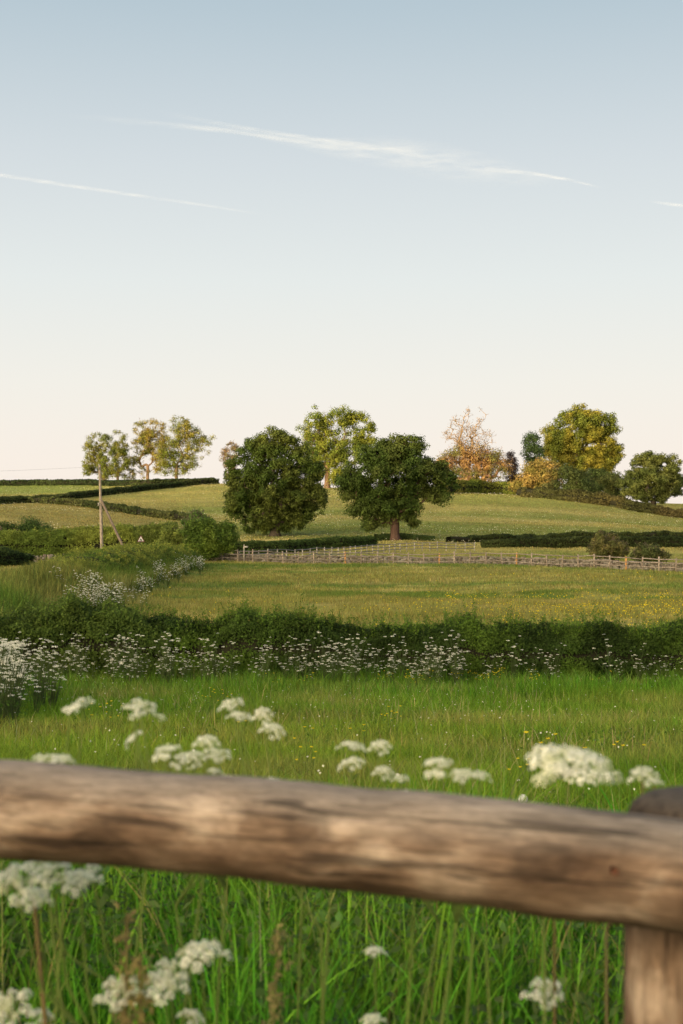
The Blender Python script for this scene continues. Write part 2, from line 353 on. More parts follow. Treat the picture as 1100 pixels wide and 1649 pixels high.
V_, F_, C_ = merge(fa); tag(mesh_np('field_grass', V_, F_, M_GRASS, C_), 'olive green rough pasture grass in the flat field beyond the hedge', 'grass', kind='stuff')
bkm = lambda x, y: bank(x, y) > .12
fa = [sward(190000, 42, 132, 1.05, .034, .25, 3, .3, (1, 1, 1), .28, -330, 345, 2, mask=bkm)]
V_, F_, C_ = merge(fa); tag(mesh_np('verge_grass', V_, F_, M_GRASS, C_), 'tall rank grass covering the bank that curves away on the left', 'grass', kind='stuff')
fa = [sward(230000, 172, 390, .26, .13, .3, 1, .2, (1, 1, 1), .3, -60, 1160, 5)]
V_, F_, C_ = merge(fa); tag(mesh_np('hill_grass', V_, F_, M_GRASS, C_), 'seeding pasture grass on the rounded hill below the skyline trees', 'grass', kind='stuff')

# ------------------------------------------------------------------ trees
def tree(name, label, px, pbase, lobes, d=None, group=None, leaf=.34, n_leaf=16000, n_blob=70, rb=.16, bark=(.10, .075, .05),
         green=(.085, .115, .03), green2=(.13, .15, .04), trunk_r=.45, fork=.28, sparse=0.0, twigs=0, flat=.75, seed=1, cat='tree', gap=.36, lean=0.0, trunks=1, limb=1.0):
    global R
    keepR = R; R = np.random.default_rng(seed)
    base = hit(px, pbase, 60) if d is None else on(px, d)
    d = base[1]; s = d/F
    L = []
    for (lx, ly, rx, rz) in lobes:
        L.append((np.array([(lx-CX)*s, d, EYE-(ly-CY)*s]), rx*s, min(rx, rz*1.3)*s*.9, rz*s))
    allx = [c[0]-a for c, a, b, z in L]+[c[0]+a for c, a, b, z in L]; width = max(allx)-min(allx)
    top = max(c[2]+z for c, a, b, z in L); H = top-base[2]
    t = thing(name, label, cat, group, base)
    # clumps spread through the lobes
    vol = np.array([a*z for c, a, b, z in L]); pick = R.choice(len(L), n_blob, p=vol/vol.sum())
    blobs = []
    for q in pick:
        c, a, b, z = L[q]; r = rb*1.15*width*R.uniform(.6, 1.3)
        r = min(r, z*.8, a*.8)
        v = unit(R.normal(size=3)); v = v*R.uniform(.1, 1)**.4
        blobs.append((c + v*np.array([max(a-r*.45, .1), max(b-r*.5, .1), max(z-r*flat*.5, .1)]), r))
    # skeleton
    nodes = [base-np.array([0, 0, .3])]; par = [-1]
    tops = []
    for tk in range(trunks):
        dx = (tk-(trunks-1)/2)*width*.10; prev = 0
        for q in range(1, 5):
            f = q/4; nodes.append(base + np.array([dx*f+lean*H*fork*f*f + R.normal(0, .012*H*fork), dx*.5*f, H*fork*f])); par.append(prev); prev = len(nodes)-1
        tops.append(prev)
    fk = np.mean([nodes[q] for q in tops], 0)
    order = sorted(range(len(blobs)), key=lambda q: np.linalg.norm(blobs[q][0]-fk))
    ends = []
    start_ok = set(range(3, len(nodes)))
    for q in order:
        c = blobs[q][0]; A = np.array(nodes); dv = c-A; dist = np.linalg.norm(dv, axis=1)
        cost = dist + np.where(dv[:, 2] < 0, -dv[:, 2]*1.1, 0) + .25*np.linalg.norm(A-fk, axis=1)
        cost[:3] += 1e6
        b0 = int(np.argmin(cost)); p0 = A[b0]; prev = b0; m = max(2, int(dist[b0]/(.07*H)))
        bow = np.array([0, 0, 1.0])*dist[b0]*R.uniform(-.02, .12) + R.normal(0, .05*dist[b0], 3)
        for k in range(1, m+1):
            f = k/m; nodes.append(p0+(c-p0)*f + bow*math.sin(math.pi*f) + (R.normal(0, .012*H, 3) if k < m else 0)); par.append(prev); prev = len(nodes)-1
        ends.append(prev)
    rad2 = np.zeros(len(nodes)); tip = .022*H/14
    for q in ends: rad2[q] += tip**2.1
    for q in range(len(nodes)-1, 0, -1):
        if rad2[q] == 0: rad2[q] = tip**2.1
        rad2[par[q]] += rad2[q]
    rad = rad2**(1/2.1); rad = np.maximum(trunk_r*np.minimum(rad/rad[4], 1)**1.5, .028)*limb
    tb = Tubes()
    for q in range(1, len(nodes)):
        p = par[q]; A, B = nodes[p], nodes[q]; r0 = min(rad[p], rad[q]*1.35); r1 = rad[q]
        if p == 0: r0 = trunk_r*1.5; 
        tb.tube([A, B + (B-A)*.06], [r0, r1], 7 if r1 > .12 else 5, bark, cap=False)
    tr_n = tb
    # twigs and leaves
    lp, ln = [], []
    per = np.array([r**2 for c, r in blobs]); per = per/per.sum()*n_leaf
    for (c, r), k in zip(blobs, per):
        if twigs:
            for _ in range(twigs):
                v = unit(R.normal(size=3)+np.array([0, 0, .5])); e_ = c+v*r*R.uniform(.7, 1.3); mm_ = (c+e_)/2+R.normal(0, r*.12, 3)
                tb.tube([c, mm_, e_], [.035, .026, .012], 3, bark, cap=False)
                for _2 in range(3):
                    a0 = mm_+(e_-mm_)*R.uniform(0, .7); v2 = unit(v+R.normal(0, .6, 3)); tb.tube([a0, a0+v2*r*R.uniform(.35, .6)], [.02, .009], 3, bark, cap=False)
        k = int(k)
        if k < 1: continue
        u = unit(R.normal(size=(k, 3))); rr = R.random(k)**.5*R.uniform(.85, 1.22, k)
        p = c + u*rr[:, None]*np.array([r, r, r*flat])
        lp.append(p); ln.append(u*1.3+R.normal(0, .5, (k, 3))+np.array([0, 0, .35]))
    tr_n.build('trunk', M_BARK, t, off=base)
    if lp:
        lp = np.concatenate(lp); ln = np.concatenate(ln)
        keep = noise3(lp, width*.03, seed) > gap+sparse*.3
        keep &= lp[:, 2] > ground_z(lp[:, 0], lp[:, 1])+.15
        lp, ln = lp[keep], ln[keep]; nl = len(lp)
        q = leaf_quads(lp, ln, leaf*R.uniform(.6, 1.3, nl), .7)
        w = np.clip((noise3(lp, width*.12, seed+9)-.38)*4, 0, 1)[:, None]
        c = (np.array(green)*(1-w)+np.array(green2)*w)*(1+R.normal(0, .22, nl).clip(-.6, .8))[:, None]
        T2 = Tubes(); T2.quads(q.reshape(-1, 3), c); T2.build('crown', M_LEAF, t, off=base)
    R = keepR
    return t

sky_g = 'broadleaved trees along the hill skyline'
SUNLIT_ASH, SUNLIT_ASH2 = (.20, .21, .045), (.34, .27, .06)  # low sun's gold put into the leaf colours of the lit skyline trees
tree('ash_tree', 'thin open crowned tree leaning outward, leftmost of the skyline trees', 168, 777,
     [(150, 712, 20, 22), (143, 745, 15, 20), (165, 732, 16, 28), (158, 757, 26, 20), (150, 738, 18, 20)], group=sky_g, leaf=.28, twigs=2, n_leaf=15000, n_blob=110, rb=.10, green=(.15, .185, .035), green2=(.24, .235, .045), trunk_r=.32, fork=.2, sparse=.12, seed=21, lean=-.25, bark=(.13, .10, .07), trunks=2)
tree('ash_tree', 'open crowned tree with forked dark trunk, second of the skyline trees from the left', 190, 777,
     [(184, 712, 24, 24), (196, 742, 16, 24), (176, 752, 18, 22), (193, 724, 22, 26), (188, 756, 26, 18)], group=sky_g, leaf=.28, twigs=2, n_leaf=19000, n_blob=120, rb=.095, green=(.15, .185, .035), green2=(.24, .235, .045), trunk_r=.36, fork=.22, sparse=.2, seed=22, bark=(.12, .09, .06))
tree('ash_tree', 'slender golden lit tree with a low leafy shoulder on its left side', 238, 777,
     [(240, 694, 28, 25), (262, 703, 14, 20), (228, 720, 20, 26), (214, 750, 17, 26), (232, 762, 13, 14), (248, 722, 26, 22), (246, 700, 28, 28), (254, 746, 16, 18)], group=sky_g, leaf=.28, twigs=2, n_leaf=25000, n_blob=190, rb=.075, green=SUNLIT_ASH, green2=SUNLIT_ASH2, trunk_r=.4, fork=.26, sparse=.2, seed=23, bark=(.20, .13, .08))
tree('ash_tree', 'tall feathery skyline tree with a drooping leafy arm reaching out to its right', 284, 776,
     [(296, 690, 26, 28), (288, 722, 26, 26), (268, 742, 20, 24), (305, 745, 20, 18), (330, 708, 17, 14), (336, 726, 8, 14), (300, 708, 34, 34), (284, 755, 34, 18), (270, 725, 18, 26), (312, 728, 20, 16)], group=sky_g, leaf=.28, twigs=2, n_leaf=30000, n_blob=230, rb=.065, green=(.17, .205, .035), green2=(.30, .27, .05), trunk_r=.45, fork=.26, sparse=.2, seed=24, bark=(.17, .12, .08))
tree('twiggy_tree', 'thin pinkish twiggy tree peeping out at the left of the broad dark oak', 372, 779,
     [(371, 730, 16, 26), (372, 755, 14, 18)], leaf=.36, n_leaf=3000, n_blob=34, rb=.2, green=(.19, .17, .08), green2=(.25, .17, .10), trunk_r=.3, fork=.15, sparse=.1, twigs=7, seed=25, bark=(.26, .17, .12))
tree('sycamore_tree', 'tall yellow green tree with spreading limbs standing on the hill between the two dark oaks', 527, 786,
     [(536, 676, 44, 34), (505, 690, 28, 36), (572, 690, 30, 30), (530, 715, 44, 24), (598, 690, 10, 14), (500, 735, 24, 20), (552, 748, 22, 24), (528, 738, 36, 22), (578, 732, 24, 22), (505, 752, 18, 18), (542, 766, 22, 16), (512, 765, 16, 14), (540, 722, 46, 30), (588, 715, 20, 20)], leaf=.33, twigs=1, n_leaf=66000, n_blob=330, rb=.06, green=(.15, .20, .035), green2=(.27, .29, .045), trunk_r=.62, fork=.26, sparse=.14, seed=26, bark=(.15, .095, .06))
tree('oak_tree', 'broad dark oak with a low dense crown nearly reaching the ground, left of two', 443, 864,
     [(440, 785, 68, 56), (402, 728, 26, 24), (450, 712, 34, 26), (425, 722, 24, 22), (484, 738, 28, 26), (504, 758, 18, 20), (494, 802, 34, 38), (392, 792, 34, 40), (420, 838, 46, 24), (374, 760, 13, 20), (475, 838, 34, 18), (382, 815, 22, 20), (514, 790, 13, 22), (445, 830, 50, 26), (442, 765, 52, 44), (432, 848, 50, 14)],
     leaf=.26, n_leaf=135000, n_blob=520, rb=.055, green=(.06, .095, .018), green2=(.105, .13, .028), trunk_r=.7, fork=.14, gap=.37, seed=33, bark=(.05, .04, .03))
tree('oak_tree', 'dark oak with a clear short trunk and wide ragged crown, right of two', 636, 870,
     [(640, 765, 58, 50), (610, 738, 42, 34), (650, 720, 42, 24), (570, 780, 30, 36), (595, 815, 36, 30), (690, 765, 42, 34), (728, 772, 17, 18), (640, 815, 44, 30), (700, 800, 24, 26), (605, 845, 20, 16), (665, 838, 12, 14)],
     leaf=.26, n_leaf=120000, n_blob=480, rb=.055, green=(.055, .09, .018), green2=(.095, .12, .028), trunk_r=.62, fork=.2, gap=.39, seed=32, bark=(.075, .045, .035))
tree('bare_tree', 'tall nearly leafless tree with pale twisting limbs rising above orange tinted scrub', 752, 793,
     [(762, 682, 26, 32), (735, 690, 20, 26), (788, 700, 14, 18), (722, 702, 14, 14), (755, 715, 30, 26)], leaf=.28, n_leaf=500, n_blob=110, rb=.07, green=(.24, .19, .09), green2=(.30, .18, .10), trunk_r=.6, fork=.4, twigs=4, seed=41, bark=(.30, .215, .15), limb=1.3)
tree('thorn_tree', 'orange tinted half leafed tree crowding around the foot of the bare tree', 765, 792,
     [(762, 730, 32, 26), (735, 745, 28, 26), (790, 745, 30, 26), (715, 752, 18, 26), (770, 765, 34, 20), (810, 755, 18, 22)], d=330, leaf=.34, n_leaf=24000, n_blob=110, rb=.09, green=(.17, .17, .05), green2=(.36, .22, .085), trunk_r=.4, fork=.12, sparse=.1, twigs=3, seed=42, bark=(.30, .18, .12), trunks=3)
tree('plum_tree', 'small dark purplish tree just right of the orange tinted trees', 822, 790,
     [(822, 745, 12, 22), (824, 768, 13, 18)], d=345, leaf=.32, n_leaf=4600, n_blob=30, rb=.25, green=(.06, .045, .05), green2=(.09, .06, .06), trunk_r=.22, fork=.2, seed=43, twigs=3, sparse=.05)
tree('holly_tree', 'small dark green upright tree beside the left edge of the big rounded chestnut', 856, 792,
     [(856, 713, 15, 18), (857, 732, 19, 22), (860, 755, 18, 22)], d=345, leaf=.36, n_leaf=10000, n_blob=50, rb=.22, green=(.05, .085, .035), green2=(.07, .11, .04), trunk_r=.3, fork=.2, seed=44)
tree('chestnut_tree', 'biggest golden lit domed chestnut tree standing on the right of the hilltop', 938, 796,
     [(935, 700, 50, 46), (930, 668, 28, 24), (970, 690, 28, 34), (985, 722, 22, 26), (895, 705, 26, 32), (940, 738, 52, 28), (950, 765, 40, 24), (905, 760, 26, 24), (938, 715, 64, 62), (975, 745, 32, 34), (990, 735, 17, 24), (888, 722, 18, 30)],
     leaf=.38, n_leaf=120000, n_blob=420, rb=.062, green=(.15, .18, .03), green2=(.29, .255, .04), trunk_r=.9, fork=.15, gap=.3, seed=45, bark=(.07, .05, .035))
tree('domed_tree', 'rounded green tree with layered limbs standing in the hedge at the far right', 1052, 826,
     [(1052, 760, 40, 34), (1030, 778, 30, 24), (1075, 778, 24, 26), (1045, 740, 28, 16), (1012, 782, 18, 18), (1090, 788, 13, 20), (1060, 793, 30, 14), (1052, 772, 50, 44), (1075, 755, 26, 28), (1015, 785, 20, 18), (1050, 800, 42, 14), (1085, 775, 18, 30)],
     leaf=.30, n_leaf=75000, n_blob=320, rb=.065, green=(.085, .11, .03), green2=(.13, .145, .04), trunk_r=.6, fork=.2, gap=.34, seed=46, flat=.65, bark=(.05, .04, .03))
tree('hawthorn_bush', 'rounded dark bush with a narrow brown foot left of the domed tree', 984, 812,
     [(985, 776, 25, 20), (988, 796, 17, 16)], leaf=.34, n_leaf=12000, n_blob=40, rb=.17, green=(.085, .11, .03), green2=(.12, .13, .04), trunk_r=.25, fork=.2, seed=47, cat='bush')
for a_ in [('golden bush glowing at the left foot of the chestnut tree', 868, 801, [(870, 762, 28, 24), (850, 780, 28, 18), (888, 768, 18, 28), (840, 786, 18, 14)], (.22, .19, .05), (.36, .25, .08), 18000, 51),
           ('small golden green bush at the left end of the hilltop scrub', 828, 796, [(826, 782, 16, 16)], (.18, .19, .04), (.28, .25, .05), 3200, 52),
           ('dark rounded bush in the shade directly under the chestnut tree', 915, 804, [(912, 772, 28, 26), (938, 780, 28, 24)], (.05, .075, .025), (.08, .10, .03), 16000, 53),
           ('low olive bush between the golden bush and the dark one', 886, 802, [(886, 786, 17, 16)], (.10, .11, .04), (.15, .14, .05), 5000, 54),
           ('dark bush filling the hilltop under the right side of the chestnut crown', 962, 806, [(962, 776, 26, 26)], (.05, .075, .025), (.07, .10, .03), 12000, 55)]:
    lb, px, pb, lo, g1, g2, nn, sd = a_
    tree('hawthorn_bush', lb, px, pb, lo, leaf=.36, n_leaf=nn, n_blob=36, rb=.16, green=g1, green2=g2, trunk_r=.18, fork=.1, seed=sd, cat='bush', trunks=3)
# bushes nearer, below the hill
for a_ in [('large twiggy brown green bush behind the long fence on the right', 978, 128, [(978, 878, 30, 20), (968, 884, 24, 18), (992, 886, 22, 16), (975, 864, 20, 10)], (.10, .11, .035), (.17, .15, .055), 13000, 61, 4),
           ('lower dark bush to the right of the large bush behind the fence', 1046, 126, [(1046, 890, 28, 14), (1030, 894, 16, 10), (1062, 896, 16, 10)], (.07, .09, .03), (.12, .12, .045), 9000, 62, 2),
           ('small dark shrub on the left edge of the photo above the lane hedge', 12, 150, [(8, 856, 26, 17)], (.045, .08, .02), (.07, .11, .03), 4500, 63, 0),
           ('dark leafy shrub rising behind the lane hedge near the left edge', 50, 152, [(48, 848, 22, 18), (74, 856, 20, 14), (32, 858, 16, 14)], (.05, .09, .025), (.08, .13, .035), 6500, 64, 0),
           ('big dense dark green bush at the right end of the lane hedge', 345, 136, [(345, 862, 34, 32), (322, 862, 26, 28), (366, 868, 18, 26), (345, 885, 38, 16), (305, 870, 16, 24)], (.07, .12, .02), (.13, .19, .03), 44000, 65, 0),
           ('sprouting shrub with feathery shoots sticking up behind the big dense bush', 318, 150, [(316, 828, 14, 8), (324, 840, 22, 12), (306, 840, 14, 10)], (.07, .13, .03), (.10, .18, .04), 3800, 66, 5),
           ('yellow green bush between the road sign and the big dense bush', 278, 138, [(276, 860, 18, 18), (290, 862, 14, 18), (270, 875, 22, 14)], (.14, .18, .04), (.20, .24, .05), 11000, 67, 0)]:
    lb, px, dd_, lo, g1, g2, nn, sd, tw = a_
    tree('field_bush', lb, px, 0, lo, d=dd_, leaf=.17, n_leaf=nn, n_blob=60, rb=.15, green=g1, green2=g2, trunk_r=.12, fork=.12, seed=sd, cat='bush', trunks=3, twigs=tw, bark=(.12, .10, .07))

# ------------------------------------------------------------------ hedges
def hedge(name, label, path, h, w, n_leaf, leaf, green, green2, seed=1, rough=.15, group=None, core=(.018, .018, .010), taper=False, sprigs=0, cat='hedge'):
    global R
    keepR = R; R = np.random.default_rng(seed)
    pts = np.array(path, float)[:, :2]; seg = np.linalg.norm(np.diff(pts, axis=0), axis=1); L = seg.sum(); cs = np.concatenate([[0], np.cumsum(seg)])
    hv = np.broadcast_to(h, (len(pts),)); wv = np.broadcast_to(w, (len(pts),))
    def at(s_):
        x = np.interp(s_, cs, pts[:, 0]); y = np.interp(s_, cs, pts[:, 1]); e2 = .3
        tx = np.interp(s_+e2, cs, pts[:, 0])-np.interp(s_-e2, cs, pts[:, 0]); ty = np.interp(s_+e2, cs, pts[:, 1])-np.interp(s_-e2, cs, pts[:, 1])
        nn_ = np.hypot(tx, ty)+1e-9; return x, y, -ty/nn_, tx/nn_, np.interp(s_, cs, hv), np.interp(s_, cs, wv)
    base = np.array([pts[0, 0], pts[0, 1], gz(*pts[0])]); t = thing(name, label, cat, group, base)
    def surf(s_, th, k):
        x, y, nx_, ny_, hh, ww = at(s_)
        c, sn = np.cos(th), np.sin(th); p_ = .55
        off = np.sign(c)*np.abs(c)**p_*ww*.5*k; up = np.sign(sn)*np.abs(sn)**p_*hh*.5*k+hh*.5
        bump = 1+rough*2*(fbm(s_, th*hh*.8, max(.5, float(np.mean(hv))*.7), seed)-.5)
        up = up*(.75+.25*bump) * (1+rough*1.2*(noise2(s_, s_*0, float(np.mean(hv))*1.3, seed+4)-.5)) * (1+rough*.5*(noise2(s_, s_*0+3, float(np.mean(hv))*.32, seed+7)-.5)); off = off*bump
        X_, Y_ = x+nx_*off, y+ny_*off
        return np.stack([X_, Y_, ground_z(X_, Y_)+up], 1), np.stack([nx_*c, ny_*c, sn], 1)
    # dark woody core, added so no light passes through the hedge
    ns_ = max(8, int(L/(h if np.ndim(h) == 0 else np.mean(h))*2)); m = 10
    S1, TH = np.meshgrid(np.linspace(0, L, ns_), np.linspace(0, 2*math.pi, m, endpoint=False), indexing='ij')
    V0, _ = surf(S1.ravel(), TH.ravel(), .7)
    i_, j_ = np.meshgrid(np.arange(ns_-1), np.arange(m), indexing='ij'); j2 = (j_+1) % m
    Fc = np.stack([i_*m+j_, i_*m+j2, (i_+1)*m+j2, (i_+1)*m+j_], -1).reshape(-1, 4)
    mesh_np('dark_core', V0-base, Fc, M_BARK, np.tile(core, (len(V0), 1)), None, t)
    s_ = R.uniform(0, L, n_leaf); th = R.uniform(-1.1, math.pi+1.1, n_leaf); k = R.uniform(.74, 1.06, n_leaf) + (R.random(n_leaf) < .06)*R.uniform(0, .16, n_leaf)
    Pp, N = surf(s_, th, k)
    keep = (noise3(Pp, max(leaf*5, .22), seed) > .29) & (Pp[:, 2] > ground_z(Pp[:, 0], Pp[:, 1]))
    Pp, N = Pp[keep], N[keep]; nl = len(Pp)
    w_ = np.clip((noise3(Pp, max(leaf*14, .8), seed+2)-.36)*4, 0, 1)[:, None]
    c = (np.array(green)*(1-w_)+np.array(green2)*w_)*(1+R.normal(0, .25, nl).clip(-.6, .9))[:, None]
    q = leaf_quads(Pp, N+R.normal(0, .55, (nl, 3)), leaf*R.uniform(.6, 1.3, nl), .7)
    T2 = Tubes(); T2.quads(q.reshape(-1, 3), c)
    for _ in range(sprigs):
        p0, n0 = surf(np.array([R.uniform(0, L)]), np.array([R.uniform(.5, 2.6)]), np.array([.95])); p0 = p0[0]
        dv = unit(n0[0]*.4+np.array([0, 0, 1.0])+R.normal(0, .25, 3)); ln_ = R.uniform(.1, .35)*(1+.6*(R.random() < .2))
        T2.tube([p0, p0+dv*ln_], [.006, .003], 3, (.09, .10, .04), cap=False)
        kk = 14; f = R.uniform(.1, 1.05, kk)[:, None]; q = leaf_quads(p0+dv*ln_*f+R.normal(0, leaf*.5, (kk, 3)), R.normal(size=(kk, 3)), leaf, .7); T2.quads(q.reshape(-1, 3), np.array(green2)*1.1)
    T2.build('foliage', M_LEAF, t, off=base)
    R = keepR
    return t
line = lambda a: [hit(px, py) for px, py in a]
# the near hedge, two stretches
Hx = lambda px, d: P(px, 0, d)
hedge('hawthorn_hedge', 'dark clipped hedge running across the whole view between the meadow and the field',
      [Hx(190, 35.9), Hx(400, 35.6), Hx(600, 35.5), Hx(850, 35.4), Hx(1000, 35.3), Hx(1250, 35.2)], [1.05, 1.5, 1.38, 1.34, 1.38, 1.38], 1.15, 210000, .055, (.032, .06, .012), (.085, .15, .02), 71, .5, sprigs=700)
hedge('bramble_hedge', 'lighter overgrown bramble hedge at the left end of the dark clipped hedge',
      [Hx(-150, 33.0), Hx(-40, 34.4), Hx(100, 35.4), Hx(270, 35.9)], [1.8, 1.75, 1.55, 1.3], 1.7, 85000, .062, (.045, .085, .018), (.09, .14, .026), 72, .5, sprigs=300)
hedge('overgrown_hedge', 'rank bushy green growth crowning the bank that curves away on the left',
      [(*((BANK[1]+BANK[2])/2), 0), (*BANK[2], 0), (*BANK[3], 0), (*BANK[4], 0)], [.3, .8, 1.05, .9], [2.5, 4.2, 5.0, 3.4], 110000, .10, (.09, .145, .024), (.19, .22, .04), 73, .45, sprigs=500)
# far hedges
gr = 'hedgerows dividing the hillside fields'
hedge('skyline_hedge', 'dark hedge along the very top of the hill under the leftmost trees', line([(-40, 782), (60, 782), (150, 782), (240, 782), (345, 779)]), 1.5, 1.6, 9000, .42, (.035, .055, .02), (.06, .08, .025), 81, .15, gr)
hedge('hillside_hedge', 'dark hedge climbing from the left edge up to the skyline trees', line([(-30, 811), (60, 809), (120, 803), (180, 796), (240, 789), (300, 783), (350, 779.5)]), 1.3, 1.6, 11000, .40, (.04, .06, .02), (.07, .085, .03), 82, .2, gr)
hedge('hillside_hedge', 'olive hedge sloping down from the left edge behind the telegraph pole', line([(-30, 812), (40, 810), (100, 813), (160, 820), (220, 829), (280, 837), (318, 842)]), 1.25, 1.6, 11000, .36, (.06, .08, .025), (.11, .12, .04), 83, .25, gr)
hedge('field_hedge', 'low clipped green hedge at the foot of the left oak behind the pale fence', [on(380, 158), on(450, 162), on(520, 170), on(600, 180)], [1.5, 1.4, 1.3, 1.1], 1.5, 15000, .24, (.05, .085, .022), (.08, .12, .03), 84, .12, gr)
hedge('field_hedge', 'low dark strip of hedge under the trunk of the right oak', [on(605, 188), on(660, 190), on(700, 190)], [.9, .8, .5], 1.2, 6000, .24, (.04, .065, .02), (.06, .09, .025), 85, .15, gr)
hedge('field_hedge', 'nearer, thicker line of two dark hedges at the foot of the hill on the right', [on(775, 176), on(850, 176), on(940, 178), on(1020, 180), on(1160, 182)], [.9, 1.2, 1.3, 1.4, 1.5], 1.6, 15000, .24, (.03, .045, .015), (.05, .065, .02), 86, .2, gr)
hedge('field_hedge', 'farther, thinner line of two dark hedges at the foot of the hill on the right', [on(722, 186), on(800, 192), on(880, 196), on(960, 200), on(1160, 206)], [.8, .9, .9, 1.1, 1.1], 1.3, 11000, .26, (.035, .05, .016), (.055, .07, .02), 87, .3, gr)
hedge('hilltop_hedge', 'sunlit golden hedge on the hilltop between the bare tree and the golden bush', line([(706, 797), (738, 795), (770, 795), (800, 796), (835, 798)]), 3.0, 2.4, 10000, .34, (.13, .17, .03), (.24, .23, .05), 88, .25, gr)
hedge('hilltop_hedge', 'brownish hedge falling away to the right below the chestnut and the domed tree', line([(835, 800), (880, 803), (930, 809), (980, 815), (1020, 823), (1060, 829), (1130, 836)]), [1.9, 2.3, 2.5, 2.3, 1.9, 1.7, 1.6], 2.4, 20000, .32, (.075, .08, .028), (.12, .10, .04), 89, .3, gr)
hedge('lane_hedge', 'bright green overgrown hedge along the lane behind the telegraph pole', [on(-40, 138), on(60, 139), on(140, 140), on(215, 141)], [2.7, 2.8, 3.0, 3.0], 2.4, 85000, .16, (.11, .16, .028), (.23, .27, .05), 90, .3, gr, sprigs=60)
hedge('lane_hedge', 'darker mounded stretch of lane hedge behind the small triangular road sign', [on(215, 141), on(245, 141.5), on(285, 142)], [3.0, 3.6, 3.4], 2.6, 48000, .16, (.07, .11, .022), (.15, .19, .04), 91, .25, gr, sprigs=40)
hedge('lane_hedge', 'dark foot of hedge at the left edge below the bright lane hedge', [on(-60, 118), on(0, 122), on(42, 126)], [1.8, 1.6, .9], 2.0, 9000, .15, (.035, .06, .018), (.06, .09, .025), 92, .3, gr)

# ------------------------------------------------------------------ stone wall and fences
def along(path, step):
    pts = np.array(path)[:, :2]; seg = np.linalg.norm(np.diff(pts, axis=0), axis=1); cs = np.concatenate([[0], np.cumsum(seg)])
    s_ = np.arange(0, cs[-1], step); x = np.interp(s_, cs, pts[:, 0]); y = np.interp(s_, cs, pts[:, 1])
    an = np.arctan2(np.interp(s_+.3, cs, pts[:, 1])-np.interp(s_-.3, cs, pts[:, 1]), np.interp(s_+.3, cs, pts[:, 0])-np.interp(s_-.3, cs, pts[:, 0]))
    return x, y, an
def stone_wall(label, path, h, hscale=1):
    t = Tubes(); ox, oy, _ = along(path, 1e6); base = (ox[0], oy[0], gz(ox[0], oy[0]))
    courses = int(h/.13)
    for c in range(courses):
        x, y, an = along(path, .33); sh = R.uniform(-.15, .15, len(x)); z = ground_z(x, y)
        for q in range(len(x)):
            if c == courses-1 and R.random() < .45: continue
            g_ = R.uniform(.10, .22); br = R.uniform(-.02, .03)
            t.box((x[q]+math.cos(an[q])*sh[q], y[q]+math.sin(an[q])*sh[q], z[q]+.06+c*.13), (R.uniform(.13, .19), .2-c*.01, .062), an[q], (g_+.03, g_+.005+br*.3, g_-.02), .014)
    o = t.build('dry_stone_wall', M_STONE, off=base); o.location = base; return tag(o, label, 'wall')
F1 = [on(335, 137), on(480, 134), on(640, 131), on(800, 126), on(950, 120), on(1150, 112)]
F1w = [p+np.array([.1, 1.1, 0]) for p in F1]
stone_wall('low grey dry stone wall running just behind the long rail fence', F1w, .8)
stone_wall('short piece of grey stone wall showing below the bright lane hedge on the left', [on(48, 132), on(112, 133)], .8)
def fence(label, path, step, hp, wp, rails, rt, colp, odd=(), colr=None, jit=.03, rows=1):
    x, y, an = along(path, step); z = ground_z(x, y); base = np.array([x[0], y[0], z[0]]); colr = colr or colp
    t = thing('rail_fence', label, 'fence', None, base)
    for q in range(len(x)):
        b = Tubes(); hh = hp*R.uniform(.96, 1.06); c = odd[1] if odd and q in odd[0] else np.array(colp)*R.uniform(.75, 1.25)
        b.box((0, 0, hh/2-.1), (wp/2, wp/2, hh/2+.1), 0, c); o = b.build('post', M_WOOD, t)
        o.location = (x[q]-base[0], y[q]-base[1], z[q]-base[2]); o.rotation_euler = (R.normal(0, .02), R.normal(0, .02), an[q])
        if odd and q in odd[0]: o['label'] = 'newer orange coloured post'
    for r_ in rails:
        b = Tubes(); b2 = []
        for q in range(len(x)-1):
            A = np.array([x[q], y[q], z[q]+r_+R.normal(0, jit)]); B = np.array([x[q+1], y[q+1], z[q+1]+r_+R.normal(0, jit)])
            off_ = np.array([math.sin(an[q]), -math.cos(an[q]), 0])*(wp/2+.02)
            b.tube([A+off_, B+off_], [rt, rt], 4, np.array(colr)*R.uniform(.75, 1.2))
        b.build('rail', M_WOOD, t, off=base)
    return t
fence('long grey brown post and rail fence in front of the low stone wall', F1, 1.55, 1.15, .10, (.35, .7, 1.02), .04, (.27, .22, .18), ([9, 15, 20, 27], (.48, .25, .10)), colr=(.28, .235, .20))
F2 = [on(386, 138), on(470, 143), on(540, 149), on(600, 156), on(650, 162), on(710, 166), on(772, 168)]
fence('pale thin post fence curving away from the signpost toward the foot of the hill', F2, 1.25, 1.05, .085, (.35, .66, .98), .042, (.38, .345, .30), colr=(.30, .27, .235))
# signpost by the fence corner
sp = on(393, 135.5); t = thing('footpath_signpost', 'thin pale footpath signpost standing at the corner where the two fences meet', 'signpost', None, sp)
b = Tubes(); b.box((0, 0, .85), (.045, .045, .85), 0, (.36, .33, .29)); b.build('post', M_WOOD, t)
b = Tubes(); b.box((.2, -.08, 1.48), (.2, .02, .07), .1, (.36, .34, .3)); b.build('finger_board', M_WOOD, t)

